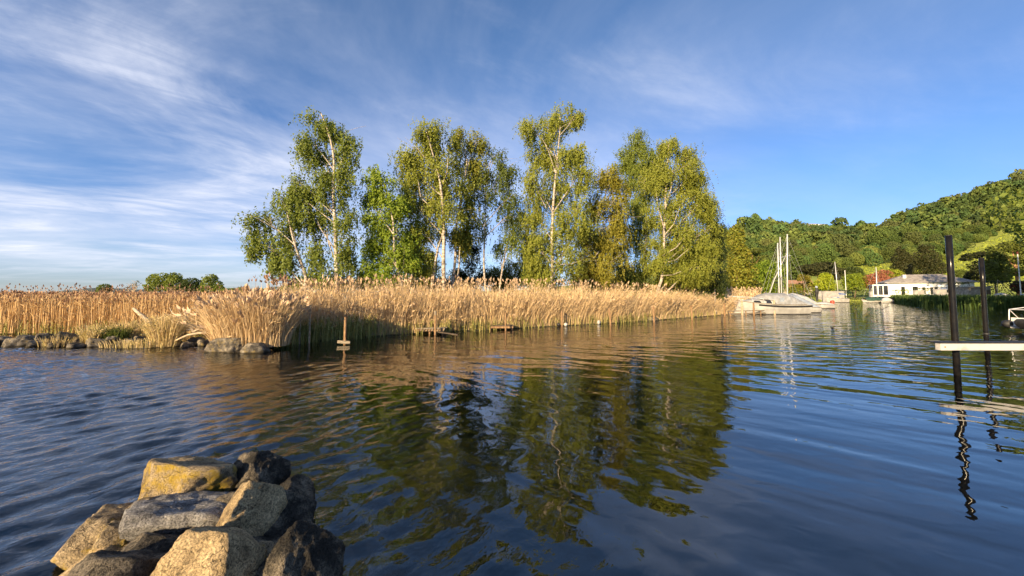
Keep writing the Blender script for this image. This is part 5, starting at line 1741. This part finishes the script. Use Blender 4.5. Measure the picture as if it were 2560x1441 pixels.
def stage(label, u0, u1, vb, vt, depth, mat, legs=4, npl=3):
    a_, b_ = gnd(u0, vb), gnd(u1, vb)
    zt = at(u1, vt, b_.y).z
    root = thing('landing_stage', label, 'landing stage', (a_.x, a_.y, 0), math.atan2(b_.y - a_.y, b_.x - a_.x))
    L_ = (b_ - a_).length
    for k in range(npl):
        MB().box((L_ / 2 + random.Random(k).uniform(-.06, .06), depth * (k + .5) / npl, zt), (L_, depth / npl - .03, .05)).build('plank', mat, root)
    MB().box((L_ / 2, .05, zt - .085), (L_ * .96, .06, .10)).build('bearer', 'post', root)
    MB().box((L_ / 2, depth - .05, zt - .085), (L_ * .96, .06, .10)).build('bearer', 'post', root)
    for k in range(legs):
        xk = L_ * (.06 + .88 * (k // 2) / max(1, legs // 2 - 1))
        MB().tube([(xk, .12 if k % 2 == 0 else depth - .12, -.8), (xk, .12 if k % 2 == 0 else depth - .12, zt - .03)], .05, 7).build('leg', 'post', root)
    return root


st1 = stage('grey plank landing stage half buried in the reeds', 1036, 1110, 836, 822, .8, 'plank', 6, 3)
for k in range(9):
    MB().box((.35 + k * .14, -.02, .22), (.03, .03, .16), Matrix.Rotation(.5, 3, 'Y')).build('slat', 'plank', st1)
stage('short brown plank landing stage with a thin stake', 1222, 1284, 826, 815, .7, 'dark_wood', 4, 2)
b = MB()
a_, c_ = gnd(1115, 842, .12), gnd(1124, 830, .3)
b.box(((a_.x + c_.x) / 2, (a_.y + c_.y) / 2, .25), (.9, .2, .05), Matrix.Rotation(.15, 3, 'Y'))
tag(b.build('loose_plank', 'dark_wood'), 'loose dark plank at the end of the grey landing stage', 'plank')
p = gnd(918, 843)
b = MB()
b.tube([(p.x - .4, p.y, .16), (p.x + .35, p.y, .12)], .02, 6)
b.tube([(p.x - .05, p.y, -.3), (p.x - .05, p.y, .3)], .018, 6)
tag(b.build('crossed_sticks', 'drift'), 'thin crossed sticks in the water beside the green shoots', 'stick')
p = gnd(1496, 811)
b = MB()
b.tube([(p.x, p.y - .1, .0), (p.x, p.y - .1, .10), (p.x, p.y - .1, .24), (p.x, p.y - .1, .28)], [.08, .13, .10, .03], 10)
tag(b.build('mooring_buoy', 'gel', smooth=True), 'small white buoy among the yellow-green shoots', 'buoy')

# slatted garden fence and crook in the reeds
p = at(722, 772, 15.0)
fc = thing('slat_fence', 'low pale wooden slat fence half sunk in the golden reeds', 'fence', (p.x, p.y, 0))
w = 56 * 15.0 / F_PX
for k in range(3):
    MB().box((w / 2, 0, p.z + .10 - k * .10), (w, .03, .055)).build('slat', 'drift', fc)
for xx in (.06, w * .5, w - .06):
    MB().box((xx, .04, p.z / 2), (.05, .05, p.z + .3)).build('post', 'drift', fc)
p = at(718, 770, 15.1)
b = MB()
t_ = at(716, 708, 15.1).z
b.tube([(p.x, p.y, .1), (p.x, p.y, t_ - .1)] + [(p.x + .13 - .13 * math.cos(a * math.pi / 6), p.y, t_ + .13 * math.sin(a * math.pi / 6)) for a in range(7)], .014, 6)
tag(b.build('shepherd_hook', 'dark_wood'), 'thin dark crook standing behind the slat fence', 'hook')

# driftwood on the boulder row
b = MB()
b.tube([at(384, 818, 14.2), at(368, 800, 14.3), at(350, 786, 14.3), at(334, 772, 14.4)], [.075, .07, .06, .05], 8)
tag(b.build('driftwood_pole', 'drift', smooth=True), 'bleached bare pole slanting up out of the pale reed tuft', 'driftwood')
root = thing('dead_branch', 'tangled dead branch with forked twigs beside the reed clump', 'driftwood', at(488, 835, 14.4))
o0 = root.location.copy()
b = MB()
for path, rr in (([(488, 835), (475, 812), (464, 790), (459, 768)], .07), ([(470, 804), (450, 795), (430, 782), (424, 769)], .04), ([(462, 785), (478, 774), (490, 769), (505, 770)], .03), ([(480, 824), (452, 826), (430, 834), (415, 845)], .04), ([(455, 797), (445, 806), (437, 815)], .025), ([(484, 830), (500, 822), (515, 818)], .05), ([(466, 796), (452, 786), (446, 775)], .02)):
    q = [at(u_, v_, 14.4 + .08 * i) - o0 for i, (u_, v_) in enumerate(path)]
    b.tube(q, [rr * (1 - .75 * i / (len(q) - 1)) for i in range(len(q))], 6)
b.build('branch', 'drift', root, True)
rd = random.Random(4)
b = MB()
for k in range(26):
    s = at(rd.uniform(440, 500), rd.uniform(790, 840), 14.4) - o0
    b.tube([s, s + Vector((rd.uniform(-.6, .2), rd.uniform(-.2, .2), rd.uniform(-.1, .45)))], [.014, .006], 4)
b.build('twigs', 'drift', root)
b = MB()
b.tube([at(462, 818, 15.0), at(490, 820, 14.9), at(525, 824, 14.8)], [.10, .13, .14], 9)
tag(b.build('fallen_log', 'drift', smooth=True), 'pale fallen log lying behind the tangled branch', 'log')
b = MB()
b.tube([at(438, 852, 14.2), at(470, 838, 14.2), at(500, 833, 14.1), at(530, 832, 14.0)], [.03, .04, .045, .04], 7)
tag(b.build('driftwood_stick', 'drift', smooth=True), 'curved pale stick low over the water by the reed clump', 'driftwood')

# the coot
p = gnd(2081, 822)
ct = thing('coot', 'small black coot swimming on the open water', 'bird', (p.x, p.y, 0))
b = MB()
prof = [(-.20, .01, .10), (-.16, .045, .085), (-.06, .085, .07), (.05, .085, .07), (.12, .055, .085), (.15, .035, .12), (.17, .032, .17), (.19, .036, .205), (.225, .03, .205), (.245, .010, .20)]
b.tube([(x, 0, z) for x, r_, z in prof], [r_ for x, r_, z in prof], 12)
b.build('body', 'feather', ct, True)
MB().tube([(.24, 0, .205), (.285, 0, .19)], [.014, .004], 8).build('bill', 'bill', ct)
MB().tube([(-.17, 0, .085), (-.25, 0, .13)], [.03, .006], 6).build('tail', 'feather', ct)
ct.rotation_euler = (0, 0, math.pi)
ct.scale = (.55, .55, .55)
